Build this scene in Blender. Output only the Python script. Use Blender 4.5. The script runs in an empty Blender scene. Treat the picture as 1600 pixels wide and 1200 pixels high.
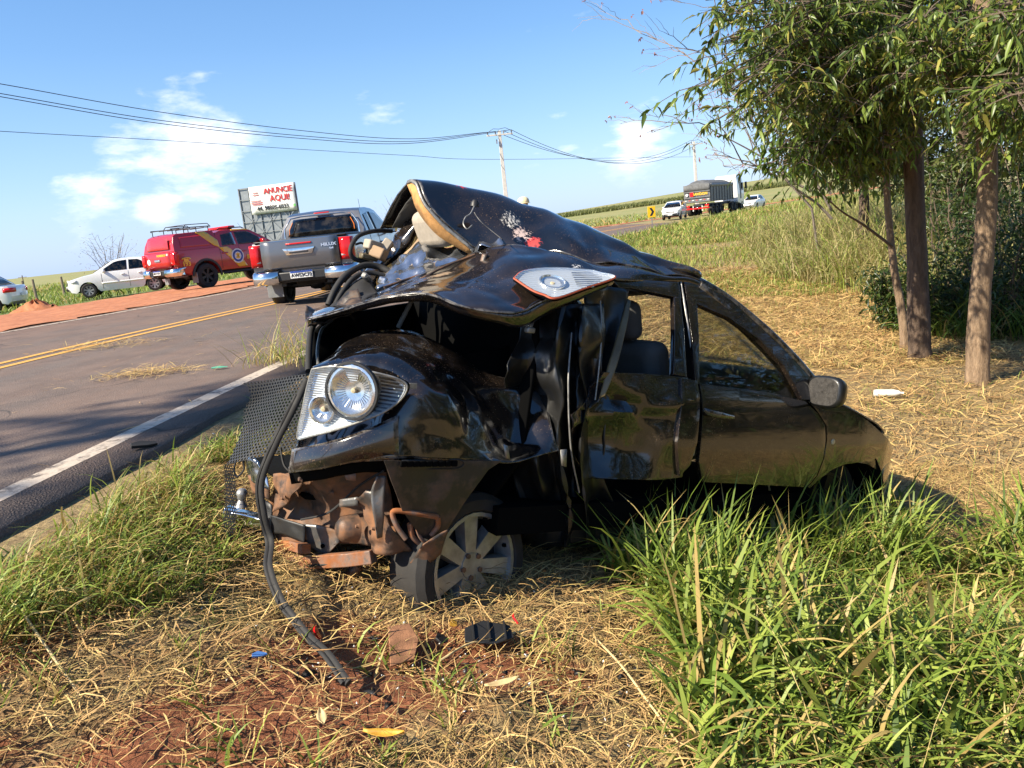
import bpy, bmesh, math, random
import numpy as np
from mathutils import Vector, Matrix, noise as mnoise
random.seed(7); rng = np.random.default_rng(7)
R = math.radians
S = bpy.context.scene
COL = S.collection
# ---------------------------------------------------------------- camera
EYE = Vector((0, 0, 1.5)); FPX = 1250.0; ROLL = R(6); PITCH = R(11.2496)
cd = bpy.data.cameras.new('camera'); cam = bpy.data.objects.new('camera', cd); COL.objects.link(cam)
cd.sensor_width = 36; cd.lens = 36 * FPX / 1600; cd.clip_start = .05; cd.clip_end = 9000
cam.matrix_world = Matrix.Translation(EYE) @ Matrix.Rotation(R(90) - PITCH, 4, 'X') @ Matrix.Rotation(-ROLL, 4, 'Z')
S.camera = cam
# ---------------------------------------------------------------- sun and sky
SUN_AZ, SUN_EL = R(243), R(41)
SUNV = Vector((math.sin(SUN_AZ) * math.cos(SUN_EL), math.cos(SUN_AZ) * math.cos(SUN_EL), math.sin(SUN_EL)))
sl = bpy.data.lights.new('sun', 'SUN'); sl.energy = 4.7; sl.angle = R(.55); sl.color = (1, .9, .72)
so = bpy.data.objects.new('sun', sl); COL.objects.link(so); so.rotation_euler = SUNV.to_track_quat('Z', 'Y').to_euler()
S.view_settings.view_transform = 'Standard'; S.view_settings.look = 'None'
S.view_settings.exposure = 1.2; S.view_settings.gamma = 1; S.view_settings.use_curve_mapping = False
S.cycles.max_bounces = 8; S.cycles.transparent_max_bounces = 12; S.cycles.caustics_reflective = False; S.cycles.caustics_refractive = False
S.cycles.sample_clamp_indirect = 6; S.cycles.use_denoising = True
W = bpy.data.worlds.new('World'); S.world = W; W.use_nodes = True

class NT:
    """small wrapper for building node trees"""
    def __init__(s, nt): s.nt = nt; nt.nodes.clear()
    def n(s, t, **k):
        nd = s.nt.nodes.new(t)
        for a, b in k.items():
            if a.startswith('i_'):
                key = a[2:]; key = int(key) if key.isdigit() else key.replace('__', ' ')
                sk = nd.inputs[key]
                if hasattr(b, 'bl_idname') or isinstance(b, bpy.types.NodeSocket): s.nt.links.new(b, sk)
                else: sk.default_value = b
            else: setattr(nd, a, b)
        return nd
    def math(s, op, a, b=None, c=None, clamp=False):
        nd = s.nt.nodes.new('ShaderNodeMath'); nd.operation = op; nd.use_clamp = clamp
        for i, x in enumerate((a, b, c)):
            if x is None: continue
            if isinstance(x, bpy.types.NodeSocket): s.nt.links.new(x, nd.inputs[i])
            else: nd.inputs[i].default_value = x
        return nd.outputs[0]
    def ramp(s, fac, stops, interp='LINEAR'):
        nd = s.nt.nodes.new('ShaderNodeValToRGB'); r = nd.color_ramp; r.interpolation = interp
        while len(r.elements) < len(stops): r.elements.new(.5)
        for e, (p, c) in zip(r.elements, stops):
            e.position = p; e.color = (c[0], c[1], c[2], 1) if not isinstance(c, (int, float)) else (c, c, c, 1)
        s.nt.links.new(fac, nd.inputs[0]); return nd.outputs[0]
    def mix(s, fac, a, b):
        nd = s.nt.nodes.new('ShaderNodeMix'); nd.data_type = 'RGBA'
        for sk, x in ((nd.inputs[0], fac), (nd.inputs[6], a), (nd.inputs[7], b)):
            if isinstance(x, bpy.types.NodeSocket): s.nt.links.new(x, sk)
            else: sk.default_value = x if isinstance(x, (int, float)) else (x[0], x[1], x[2], 1)
        return nd.outputs[2]
    def noise(s, vec, scale, detail=4, rough=.55, dist=0):
        nd = s.n('ShaderNodeTexNoise'); nd.inputs['Scale'].default_value = scale; nd.inputs['Detail'].default_value = detail
        nd.inputs['Roughness'].default_value = rough; nd.inputs['Distortion'].default_value = dist
        if vec is not None: s.nt.links.new(vec, nd.inputs['Vector'])
        return nd.outputs[0]

def pix_dir(px, py):
    """direction of a view ray (used to site far things and the clouds)"""
    x = (px - 800) / FPX; y = -(py - 600) / FPX
    c, s = math.cos(ROLL), math.sin(ROLL); x, y = c * x + s * y, -s * x + c * y
    return Vector((x, math.cos(PITCH) + y * math.sin(PITCH), -math.sin(PITCH) + y * math.cos(PITCH)))
def at_z(px, py, z): d = pix_dir(px, py); return EYE + d * ((z - EYE.z) / d.z)
def at_y(px, py, Y): d = pix_dir(px, py); return EYE + d * (Y / d.y)

t = NT(W.node_tree)
sky = t.n('ShaderNodeTexSky', sky_type='NISHITA', sun_disc=False, sun_elevation=SUN_EL, sun_rotation=SUN_AZ, altitude=400, air_density=1.0, dust_density=.7, ozone_density=2.2)
tc = t.n('ShaderNodeTexCoord'); gen = tc.outputs['Generated']
sep = t.n('ShaderNodeSeparateXYZ', i_0=gen)
mp = t.n('ShaderNodeMapping', i_Vector=gen, i_Scale=(1, 1, 2.8))
cl = t.noise(mp.outputs[0], 5.2, 7, .58, .3)
fine = t.noise(mp.outputs[0], 17, 6, .6)
dens = t.math('ADD', t.math('MULTIPLY', cl, .7), t.math('MULTIPLY', fine, .36))
dens = t.math('SUBTRACT', dens, .645)
# scattered low cumulus; a few larger ones where the photograph has them
for (px, py, rad, amp) in ((285, 216, .105, .25), (340, 205, .075, .12), (180, 268, .085, .13), (415, 212, .05, .1), (145, 300, .055, .16), (252, 334, .03, .2), (1005, 224, .065, .24), (890, 232, .05, .14), (980, 200, .04, .13), (825, 236, .028, .14),
                           (615, 197, .05, .11), (125, 368, .035, .13), (205, 375, .06, .12), (90, 330, .06, .1), (560, 165, .04, .06)):
    d = pix_dir(px, py).normalized()
    vm = t.n('ShaderNodeVectorMath', operation='DISTANCE', i_0=gen, i_1=d)
    g = t.math('SUBTRACT', 1, t.math('DIVIDE', vm.outputs['Value'], rad), clamp=True)
    g = t.math('SMOOTH_MIN', g, 1, .1)
    dens = t.math('ADD', dens, t.math('MULTIPLY', g, amp))
band = t.math('MULTIPLY', t.math('SMOOTH_MIN', t.math('MULTIPLY', sep.outputs[2], 14, clamp=True), 1, .1), t.ramp(sep.outputs[2], [(.0, 1), (.25, .75), (.5, .3), (.8, .2)]))
m = t.math('MULTIPLY', t.math('MULTIPLY', dens, 6.5, clamp=True), band)
m = t.math('MULTIPLY', t.math('POWER', m, 1.3), .82)
hsv = t.n('ShaderNodeHueSaturation', i_Saturation=1.36, i_Value=1.15, i_Color=sky.outputs[0])
haze = t.ramp(sep.outputs[2], [(0, .72), (.07, .52), (.22, .26), (.5, .1)])
skyc = t.mix(haze, hsv.outputs[0], (3.7, 5.2, 8.6))
out = t.mix(m, skyc, (10.5, 10.4, 10.4))
bg = t.n('ShaderNodeBackground', i_Color=out, i_Strength=.068)
t.n('ShaderNodeOutputWorld', i_Surface=bg.outputs[0])

# ---------------------------------------------------------------- object helpers
def link(o, parent=None):
    COL.objects.link(o)
    if parent is not None: o.parent = parent
    return o
def tag(o, label=None, cat=None, group=None, kind=None):
    for k, v in (('label', label), ('category', cat), ('group', group), ('kind', kind)):
        if v: o[k] = v
    return o
def empty(name, loc=(0, 0, 0), rz=0, label=None, cat=None, group=None, mat=None):
    o = link(bpy.data.objects.new(name, None)); o.empty_display_size = .2
    if mat is not None: o.matrix_world = mat
    else: o.location = loc; o.rotation_euler = (0, 0, rz)
    return tag(o, label, cat, group)
def copy_tree(o, parent=None):
    c = o.copy(); link(c, parent)
    for ch in [x for x in bpy.data.objects if x.parent == o]: copy_tree(ch, c)
    return c

class MB:
    """collects shapes and links them as one mesh object"""
    def __init__(s): s.v = []; s.f = []; s.m = []
    def add(s, vs, fs, mi=0):
        b = len(s.v); s.v += [tuple(v) for v in vs]; s.f += [tuple(i + b for i in f) for f in fs]; s.m += [mi] * len(fs); return s
    def box(s, c, d, M=None, mi=0, taper=1):
        x, y, z = d[0] / 2, d[1] / 2, d[2] / 2
        vs = [Vector((sx * x * (taper if sz > 0 else 1), sy * y * (taper if sz > 0 else 1), sz * z)) for sz in (-1, 1) for sx, sy in ((-1, -1), (1, -1), (1, 1), (-1, 1))]
        if M is not None: vs = [M @ v for v in vs]
        vs = [v + Vector(c) for v in vs]
        return s.add(vs, [(3, 2, 1, 0), (4, 5, 6, 7), (0, 1, 5, 4), (1, 2, 6, 5), (2, 3, 7, 6), (3, 0, 4, 7)], mi)
    def rings(s, rs, close=True, caps=True, mi=0):
        n = len(rs[0]); vs = [p for r in rs for p in r]; fs = []
        for i in range(len(rs) - 1):
            for j in range(n if close else n - 1):
                k = (j + 1) % n; fs.append((i * n + j, i * n + k, (i + 1) * n + k, (i + 1) * n + j))
        if caps and close: fs += [tuple(range(n))[::-1], tuple((len(rs) - 1) * n + j for j in range(n))]
        return s.add(vs, fs, mi)
    def tube(s, pts, r, n=8, mi=0, caps=True, flat=1.0):
        pts = [Vector(p) for p in pts]; rs = []; up = None
        for i, p in enumerate(pts):
            d = (pts[min(i + 1, len(pts) - 1)] - pts[max(i - 1, 0)]).normalized()
            if up is None: up = d.orthogonal().normalized() if abs(d.z) > .9 else Vector((0, 0, 1))
            a = d.cross(up)
            if a.length < 1e-5: a = d.orthogonal()
            a.normalize(); up = a.cross(d).normalized()
            q = r[i] if isinstance(r, (list, tuple)) else r
            rs.append([p + (a * math.cos(2 * math.pi * k / n) + up * math.sin(2 * math.pi * k / n) * flat) * q for k in range(n)])
        return s.rings(rs, True, caps, mi)
    def lathe(s, prof, n=24, o=(0, 0, 0), axis='Y', mi=0, caps=True):
        o = Vector(o); rs = []
        for (r, h) in prof:
            ring = []
            for k in range(n):
                a = 2 * math.pi * k / n; c, q = r * math.cos(a), r * math.sin(a)
                ring.append(o + Vector({'Y': (c, h, q), 'X': (h, c, q), 'Z': (c, q, h)}[axis]))
            rs.append(ring)
        return s.rings(rs, True, caps, mi)
    def grid(s, rows, mi=0, close=False):
        n = len(rows[0]); fs = []
        for i in range(len(rows) - 1):
            for j in range(n - 1): fs.append((i * n + j, i * n + j + 1, (i + 1) * n + j + 1, (i + 1) * n + j))
        return s.add([p for r in rows for p in r], fs, mi)
    def build(s, name, mats, parent=None, smooth=35, solid=0, bevel=0, offset=-1, fix=True):
        me = bpy.data.meshes.new(name); me.from_pydata(s.v, [], s.f)
        for m in (mats if isinstance(mats, (list, tuple)) else [mats]): me.materials.append(m)
        if any(s.m): me.polygons.foreach_set('material_index', s.m)
        if fix:
            bm = bmesh.new(); bm.from_mesh(me); bmesh.ops.recalc_face_normals(bm, faces=bm.faces); bm.to_mesh(me); bm.free()
        if smooth: me.shade_smooth(); me.set_sharp_from_angle(angle=R(smooth))
        o = link(bpy.data.objects.new(name, me), parent)
        if solid:
            md = o.modifiers.new('thick', 'SOLIDIFY'); md.thickness = solid; md.offset = offset
        if bevel:
            md = o.modifiers.new('bev', 'BEVEL'); md.width = bevel; md.segments = 2; md.limit_method = 'ANGLE'; md.angle_limit = R(40)
        return o

def catmull(pts, n):
    pts = [Vector(p) for p in pts]; o = []
    if len(pts) < 3:
        return [pts[0].lerp(pts[-1], i / n) for i in range(n + 1)]
    P = [pts[0] * 2 - pts[1]] + pts + [pts[-1] * 2 - pts[-2]]
    m = len(pts) - 1
    for i in range(n + 1):
        t_ = i / n * m; k = min(int(t_), m - 1); t_ -= k
        a, b, c, d = P[k:k + 4]
        o.append(.5 * ((2 * b) + (c - a) * t_ + (2 * a - 5 * b + 4 * c - d) * t_ ** 2 + (3 * b - a - 3 * c + d) * t_ ** 3))
    return o
def surf(rows, nu, nv, crum=0, cs=6, seed=0, fold=0):
    """smooth sheet through a net of control points, then crumpled"""
    cols = [catmull(r, nv) for r in rows]
    G = [catmull([c[j] for c in cols], nu) for j in range(nv + 1)]
    G = [[G[j][i] for j in range(nv + 1)] for i in range(nu + 1)]
    if crum or fold:
        H = []
        for i in range(nu + 1):
            r = []
            for j in range(nv + 1):
                a = G[min(i + 1, nu)][j] - G[max(i - 1, 0)][j]; b = G[i][min(j + 1, nv)] - G[i][max(j - 1, 0)]
                nn = a.cross(b); nn = nn.normalized() if nn.length > 1e-9 else Vector((0, 0, 1))
                p = G[i][j]; q = p * cs + Vector((seed * 7.3, seed * 3.1, seed))
                h = crum * mnoise.noise(q)
                if fold: h += fold * (abs(mnoise.noise(q * .8 + Vector((5, 2, 1)))) * 2 - .6) + fold * .5 * (abs(mnoise.noise(q * 1.9)) - .3)
                r.append(p + nn * h)
            H.append(r)
        G = H
    return G
def text(name, body, size, mat, M, parent=None, extrude=.004, offset=0, align='CENTER', sx=1):
    cu = bpy.data.curves.new(name, 'FONT'); cu.body = body; cu.size = size; cu.extrude = extrude; cu.offset = offset
    cu.align_x = align; cu.align_y = 'CENTER'; cu.resolution_u = 2
    tmp = bpy.data.objects.new('tmp', cu); COL.objects.link(tmp)
    me = bpy.data.meshes.new_from_object(tmp.evaluated_get(bpy.context.evaluated_depsgraph_get()))
    bpy.data.objects.remove(tmp); me.materials.clear(); me.materials.append(mat)
    me.transform(M @ Matrix.Diagonal((sx, 1, 1, 1)))
    return link(bpy.data.objects.new(name, me), parent)
def frame(o, x, y):
    """matrix with given origin, x axis, y axis"""
    x = Vector(x).normalized(); z = x.cross(Vector(y)).normalized(); y = z.cross(x)
    return Matrix(((x.x, y.x, z.x, o[0]), (x.y, y.y, z.y, o[1]), (x.z, y.z, z.z, o[2]), (0, 0, 0, 1)))
def hsh(a, b, c=0): return mnoise.noise(Vector((a, b, c)))

# ---------------------------------------------------------------- materials
MAT = {}
def base(name, col=(.5, .5, .5), rough=.5, metal=0, **k):
    m = bpy.data.materials.new(name); m.use_nodes = True; t = NT(m.node_tree)
    p = t.n('ShaderNodeBsdfPrincipled'); p.inputs['Base Color'].default_value = (*col, 1); p.inputs['Roughness'].default_value = rough; p.inputs['Metallic'].default_value = metal
    for a, b in k.items(): p.inputs[a.replace('__', ' ')].default_value = b
    t.n('ShaderNodeOutputMaterial', i_Surface=p.outputs[0]); MAT[name] = m
    return m, t, p
def lk(t, a, b): t.nt.links.new(a, b)
def ocoord(t): return t.n('ShaderNodeTexCoord').outputs['Object']
def bump(t, p, h, strength=.3, dist=.01):
    b = t.n('ShaderNodeBump', i_Strength=strength, i_Distance=dist, i_Height=h); lk(t, b.outputs[0], p.inputs['Normal'])
def simple(name, col, rough=.5, metal=0, var=.12, scale=6, bmp=0, **k):
    """plain material with a little mottling so that nothing is perfectly uniform"""
    m, t, p = base(name, col, rough, metal, **k); o = ocoord(t)
    n = t.noise(o, scale, 5, .6)
    lo = [c * (1 - var * 1.6) for c in col]; hi = [min(1, c * (1 + var)) for c in col]
    lk(t, t.ramp(n, [(.3, lo), (.7, hi)]), p.inputs['Base Color'])
    r = t.math('MULTIPLY_ADD', t.noise(o, scale * 2.3, 4), .2, max(0, rough - .1)); lk(t, r, p.inputs['Roughness'])
    if bmp: bump(t, p, t.noise(o, scale * 8, 4), bmp, .004)
    return m
def paint(name, col, rough=.28, dust=(.35, .2, .12), damt=.25, metal=0, coat=1, dscale=3):
    m, t, p = base(name, col, rough, metal, Coat__Weight=coat, Coat__Roughness=.06); o = ocoord(t)
    n = t.noise(o, dscale, 6, .65); d = t.math('MULTIPLY', t.ramp(n, [(.42, 0), (.75, 1)]), damt)
    sp = t.ramp(t.noise(o, 90, 2), [(.64, 0), (.72, 1)]); d = t.math('ADD', d, t.math('MULTIPLY', sp, damt * .5), clamp=True)
    lk(t, t.mix(d, col, dust), p.inputs['Base Color'])
    lk(t, t.math('MULTIPLY_ADD', d, .6, rough), p.inputs['Roughness']); lk(t, t.math('SUBTRACT', coat, t.math('MULTIPLY', d, .9), clamp=True), p.inputs['Coat Weight'])
    return m
paint('black_paint', (.006, .006, .008), .22, (.16, .1, .06), .2)
paint('silver_paint', (.16, .163, .175), .3, (.3, .2, .13), .12, metal=.75)
paint('red_paint', (.4, .006, .01), .3, (.3, .06, .03), .06)
paint('white_paint', (.78, .78, .77), .3, (.45, .28, .18), .1)
paint('yellow_paint', (.75, .42, .015), .35, (.5, .3, .1), .12)
simple('black_plastic', (.018, .018, .019), .5, scale=14, bmp=.1)
simple('rubber', (.016, .015, .015), .75, scale=18, bmp=.15)
simple('tyre_rubber', (.02, .018, .017), .8, var=.3, scale=9, bmp=.2)
simple('chrome', (.78, .79, .8), .1, 1, scale=8)
simple('alloy', (.36, .35, .34), .4, .55, var=.25, scale=12)
simple('dark_alloy', (.03, .03, .03), .4, .5)
simple('grey_plastic', (.2, .21, .22), .55)
simple('red_lens', (.55, .01, .012), .12, var=.05)
simple('clear_lens', (.75, .75, .74), .12, var=.05)
simple('orange_lens', (.7, .18, .02), .2)
simple('interior_grey', (.07, .068, .065), .85, scale=10)
simple('seat_beige', (.36, .31, .25), .85, var=.1, scale=30, bmp=.2)
simple('plate_white', (.75, .75, .73), .4); simple('plate_blue', (.02, .06, .3), .4); simple('ink', (.015, .015, .02), .5)
simple('red_ink', (.5, .03, .03), .5); simple('concrete_pole', (.55, .54, .5), .8, scale=4, bmp=.2)
simple('galvanised', (.26, .28, .3), .5, .5, scale=3); simple('cable', (.03, .03, .035), .6)
simple('sign_yellow', (.8, .47, .01), .5); simple('fence_wood', (.22, .17, .12), .9, scale=15, bmp=.3)
simple('tarp', (.11, .112, .115), .8, var=.25, scale=3, bmp=.2); simple('truck_grey', (.14, .145, .15), .5, var=.2)
simple('helmet', (.72, .6, .36), .35); simple('skin', (.4, .22, .14), .6); simple('uniform', (.07, .075, .06), .9, scale=20, bmp=.2); simple('boots', (.02, .018, .016), .6)
def glass(name, tint, rough=.02, thin=.5):
    m, t, p = base(name); nt = m.node_tree; t = NT(nt)
    g = t.n('ShaderNodeBsdfGlossy', i_Color=(1, 1, 1, 1), i_Roughness=rough); tr = t.n('ShaderNodeBsdfTransparent', i_Color=(*tint, 1))
    lw = t.n('ShaderNodeLayerWeight', i_Blend=.5); fr = t.math('MULTIPLY_ADD', t.math('POWER', lw.outputs['Facing'], 5), .94, .045); o = ocoord(t)
    dirt = t.math('MULTIPLY', t.ramp(t.noise(o, 7, 5), [(.45, 0), (.8, 1)]), thin * .3)
    df = t.n('ShaderNodeBsdfDiffuse', i_Color=(.3, .25, .2, 1))
    a = t.n('ShaderNodeMixShader', i_0=fr, i_1=tr.outputs[0], i_2=g.outputs[0])
    b = t.n('ShaderNodeMixShader', i_0=dirt, i_1=a.outputs[0], i_2=df.outputs[0])
    t.n('ShaderNodeOutputMaterial', i_Surface=b.outputs[0]); return m
glass('tinted_glass', (.7, .72, .66), thin=.1); glass('dark_glass', (.06, .065, .07)); glass('clear_glass', (.93, .95, .95), thin=.1); glass('cabin_glass', (.45, .52, .5))
def sheet(name, cols, rough=.6, trans=.35, spec=.3):
    """foliage: colour comes from a per-leaf attribute"""
    m, t, p = base(name, rough=rough); a = t.n('ShaderNodeAttribute', attribute_name='col')
    lk(t, a.outputs[0], p.inputs['Base Color']); p.inputs['Specular IOR Level'].default_value = spec
    if trans:
        tl = t.n('ShaderNodeBsdfTranslucent', i_Color=a.outputs[0]); mx = t.n('ShaderNodeMixShader', i_0=trans, i_1=p.outputs[0], i_2=tl.outputs[0])
        t.n('ShaderNodeOutputMaterial', i_Surface=mx.outputs[0])
        m.node_tree.nodes.remove([n for n in m.node_tree.nodes if n.type == 'OUTPUT_MATERIAL'][0])
    return m
sheet('grass_blade', None, .5, .35, .4); sheet('leaf', None, .38, .42, .5); sheet('straw', None, .65, .1, .25)
def bark(name, c1, c2, sc=1):
    m, t, p = base(name, rough=.9); o = t.n('ShaderNodeMapping', i_Vector=ocoord(t), i_Scale=(9 * sc, 9 * sc, 2.2 * sc)).outputs[0]
    n = t.noise(o, 2.2, 8, .7, .4); n2 = t.noise(ocoord(t), 1.7, 4)
    lk(t, t.mix(t.ramp(n2, [(.35, 0), (.65, .5)]), t.ramp(n, [(.32, c1), (.62, c2)]), [c * .6 for c in c2]), p.inputs['Base Color']); bump(t, p, n, 1, .035); return m
bark('bark_tan', (.12, .075, .045), (.36, .25, .16)); bark('bark_dark', (.045, .03, .022), (.17, .115, .08)); bark('twig', (.1, .07, .05), (.22, .16, .11), 2); bark('bark_grey', (.2, .16, .13), (.36, .3, .26), 2)
# ================================================================ terrain
def sm(a, b, x): t_ = np.clip((x - a) / (b - a), 0, 1); return t_ * t_ * (3 - 2 * t_)
def xe(y):
    """x of the road's near edge line"""
    y = np.asarray(y, float); yc = np.clip(y, -25, 110); d = yc - 3.6
    return -2.43 + .11 * d + .0032 * d * d + np.where(y > 110, (y - 110) * (.11 + .0064 * 106.4), 0) + np.where(y < -25, (y + 25) * (.11 - .0064 * 28.6), 0)
def slope(y): y = np.clip(y, -25, 110); return .11 + .0064 * (y - 3.6)
def zroad(y): y = np.asarray(y, float); return .5 - .13 * sm(6, 20, y) - .00003 * np.clip(y - 15, 0, 80) ** 2
def sdist(x, y): return (np.asarray(x, float) - xe(y)) / np.sqrt(1 + slope(y) ** 2)
_k = rng.normal(size=(14, 2)); _ph = rng.uniform(0, 6.28, 14)
def wob(x, y, sc, i0=0, n=7):
    o = 0
    for i in range(i0, i0 + n): o = o + np.sin((_k[i, 0] * x + _k[i, 1] * y) * sc * (1 + .35 * (i - i0)) + _ph[i]) / (1 + .4 * (i - i0))
    return o / 3
def gz(x, y):
    x = np.asarray(x, float); y = np.asarray(y, float); s = sdist(x, y); zr = zroad(y)
    zn = np.interp(s - .45, [0, .6, 1.75, 3.0, 3.75, 6, 10, 25, 60, 400], [-.05, -.17, -.5, -.86, -1.1, -1.3, -1.3, -1.1, -.4, 2])
    zf = np.interp(s - .45, [0, 1, 3, 8, 20, 60, 400], [-.05, -.08, .12, .42, .5, .6, 2])
    b = sm(12, 40, y); right = zn * (1 - b) + zf * b
    left = np.interp(-s - 7.6, [0, 3, 8, 14, 40, 300, 1500], [.12, .08, -.06, -.22, -.45, -2.2, -6])
    z = zr + np.where(s > .45, right, np.where(s < -7.6, left, .022 * np.maximum(0, -s) - .05))
    off = np.where((s > .4) | (s < -7.6), 1, 0) * np.minimum(1, np.maximum(np.abs(s + 3.6) - 4, 0) / .6)
    z = z + off * (.035 * wob(x, y, 2.1) + .014 * wob(x, y, 6.5, 7))
    d = np.hypot(x, y)
    # the long hill on the right and gentle swells far off
    z = z + 13 * np.exp(-(((x - 190) / 190) ** 2 + ((y - 430) / 170) ** 2)) + np.where(s > 60, 0, 0)
    z = z + sm(60, 400, d) * 1.2 * wob(x, y, .008)
    # red spoil and wheel rut around the wreck
    z = z - .05 * np.exp(-(((x + .5) / .5) ** 2 + ((y - 2.7) / .35) ** 2)) + .05 * np.exp(-(((x + .25) / .35) ** 2 + ((y - 2.35) / .12) ** 2))
    return z
def gpt(x, y, dz=0): return Vector((x, y, float(gz(x, y)) + dz))
def on_ground(px, py, dz=0):
    """where a view ray meets the ground"""
    d = pix_dir(px, py); lo = 1.0
    k = np.geomspace(1.2, 900, 900); P = np.array(EYE)[:, None] + np.array(d)[:, None] * k
    h = P[2] - gz(P[0], P[1]); i = int(np.argmax(h < 0)) or 899
    a, b = k[i - 1], k[i]
    for _ in range(25):
        m_ = (a + b) / 2; q = EYE + d * m_
        if q.z > float(gz(q.x, q.y)): a = m_
        else: b = m_
    q = EYE + d * a; return Vector((q.x, q.y, float(gz(q.x, q.y)) + dz))

def ground_mat():
    m, t, p = base('soil_and_litter', rough=.95); g = t.n('ShaderNodeNewGeometry'); P = g.outputs['Position']
    fine = t.noise(P, 34, 8, .7); med = t.noise(P, 6, 6, .6); big = t.noise(P, 1.1, 5, .55); huge = t.noise(P, .05, 4)
    soil = t.ramp(fine, [(.28, (.11, .035, .014)), (.5, (.25, .085, .035)), (.75, (.36, .14, .065))])
    litter = t.ramp(fine, [(.28, (.07, .045, .02)), (.5, (.25, .175, .08)), (.72, (.42, .31, .155))])
    at = t.n('ShaderNodeAttribute', attribute_name='soil'); so_ = t.math('ADD', at.outputs['Fac'], t.math('MULTIPLY', t.math('SUBTRACT', med, .5), .9)); so_ = t.ramp(so_, [(.4, 0), (.6, 1)])
    near = t.mix(so_, litter, soil)
    gr = t.n('ShaderNodeAttribute', attribute_name='green'); green = t.ramp(med, [(.3, (.06, .085, .018)), (.7, (.17, .2, .05))])
    gg = t.ramp(t.math('ADD', gr.outputs['Fac'], t.math('MULTIPLY', t.math('SUBTRACT', big, .5), .8)), [(.35, 0), (.65, 1)])
    c = t.mix(gg, near, green)
    fl = t.n('ShaderNodeAttribute', attribute_name='field'); fieldc = t.mix(t.ramp(huge, [(.35, 0), (.65, 1)]), (.2, .21, .07), (.3, .25, .1))
    fieldc = t.mix(t.ramp(t.noise(P, .6, 6), [(.35, 0), (.7, .55)]), fieldc, (.12, .15, .04))
    c = t.mix(fl.outputs['Fac'], c, fieldc)
    lk(t, c, p.inputs['Base Color'])
    h = t.math('ADD', t.math('MULTIPLY', fine, .6), med); bump(t, p, h, .9, .03); return m
ground_mat()
def asphalt_mat():
    m, t, p = base('asphalt', rough=.8); g = t.n('ShaderNodeNewGeometry'); P = g.outputs['Position']
    v = t.n('ShaderNodeTexVoronoi', i_Vector=P, i_Scale=70.0); agg = t.ramp(v.outputs['Distance'], [(.0, 1), (.5, 0)])
    n = t.noise(P, 120, 3); big = t.noise(P, .45, 6, .65); st = t.n('ShaderNodeMapping', i_Vector=P, i_Rotation=(0, 0, -.15), i_Scale=(1.6, .07, 1)).outputs[0]
    streak = t.noise(st, 1.6, 5, .6)
    c = t.ramp(n, [(.25, (.06, .049, .043)), (.55, (.13, .105, .09)), (.78, (.28, .235, .2))])
    dust = t.ramp(t.math('ADD', t.math('MULTIPLY', big, .55), t.math('MULTIPLY', streak, .5)), [(.36, 0), (.7, .65)])
    c = t.mix(dust, c, (.22, .125, .08))
    fr = t.n('ShaderNodeAttribute', attribute_name='far'); c = t.mix(t.math('MULTIPLY', fr.outputs['Fac'], .55), c, (.21, .105, .06))
    # a few dark repair and tyre streaks
    c = t.mix(t.ramp(streak, [(.62, 0), (.75, .5)]), c, (.03, .026, .025))
    vc = t.n('ShaderNodeTexVoronoi', feature='DISTANCE_TO_EDGE', i_Vector=t.n('ShaderNodeVectorMath', operation='ADD', i_0=P, i_1=t.n('ShaderNodeVectorMath', operation='SCALE', i_0=t.n('ShaderNodeTexNoise', i_Vector=P, i_Scale=1.3).outputs[1], i_Scale=1.6).outputs[0]).outputs[0], i_Scale=.33)
    crk = t.math('MULTIPLY', t.ramp(vc.outputs['Distance'], [(.0, 1), (.009, 0)]), t.ramp(big, [(.45, 0), (.55, .8)])); c = t.mix(crk, c, (.015, .012, .011))
    c = t.mix(t.ramp(t.noise(P, 2.3, 6, .7), [(.35, .35), (.6, 0)]), c, (.035, .03, .028))
    lk(t, c, p.inputs['Base Color']); bump(t, p, t.math('ADD', agg, n), .5, .008); return m
asphalt_mat()
def marking(name, c1, wear):
    m, t, p = base(name, rough=.7); P = t.n('ShaderNodeNewGeometry').outputs['Position']
    n = t.noise(P, 9, 8, .75); w = t.ramp(n, [(wear - .06, 0), (wear + .06, 1)])
    c = t.mix(w, (.1, .075, .06), t.mix(t.ramp(t.noise(P, 60, 3), [(.3, 0), (.7, .45)]), c1, (.3, .19, .12)))
    lk(t, c, p.inputs['Base Color']); bump(t, p, t.noise(P, 120, 2), .3, .004); return m
marking('white_marking', (.5, .43, .35), .44); marking('yellow_marking', (.68, .34, .04), .32)
def dirt_mat():
    m, t, p = base('red_dirt', rough=.95); P = t.n('ShaderNodeNewGeometry').outputs['Position']
    a = t.noise(P, 3.5, 7, .65); st = t.noise(t.n('ShaderNodeMapping', i_Vector=P, i_Rotation=(0, 0, -.3), i_Scale=(2.5, .25, 1)).outputs[0], 1.5, 5)
    c = t.ramp(a, [(.3, (.23, .075, .03)), (.55, (.4, .15, .065)), (.8, (.5, .24, .13))]); c = t.mix(t.ramp(st, [(.5, 0), (.75, .5)]), c, (.3, .1, .045))
    lk(t, c, p.inputs['Base Color']); bump(t, p, a, .8, .05); return m
dirt_mat()

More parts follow.
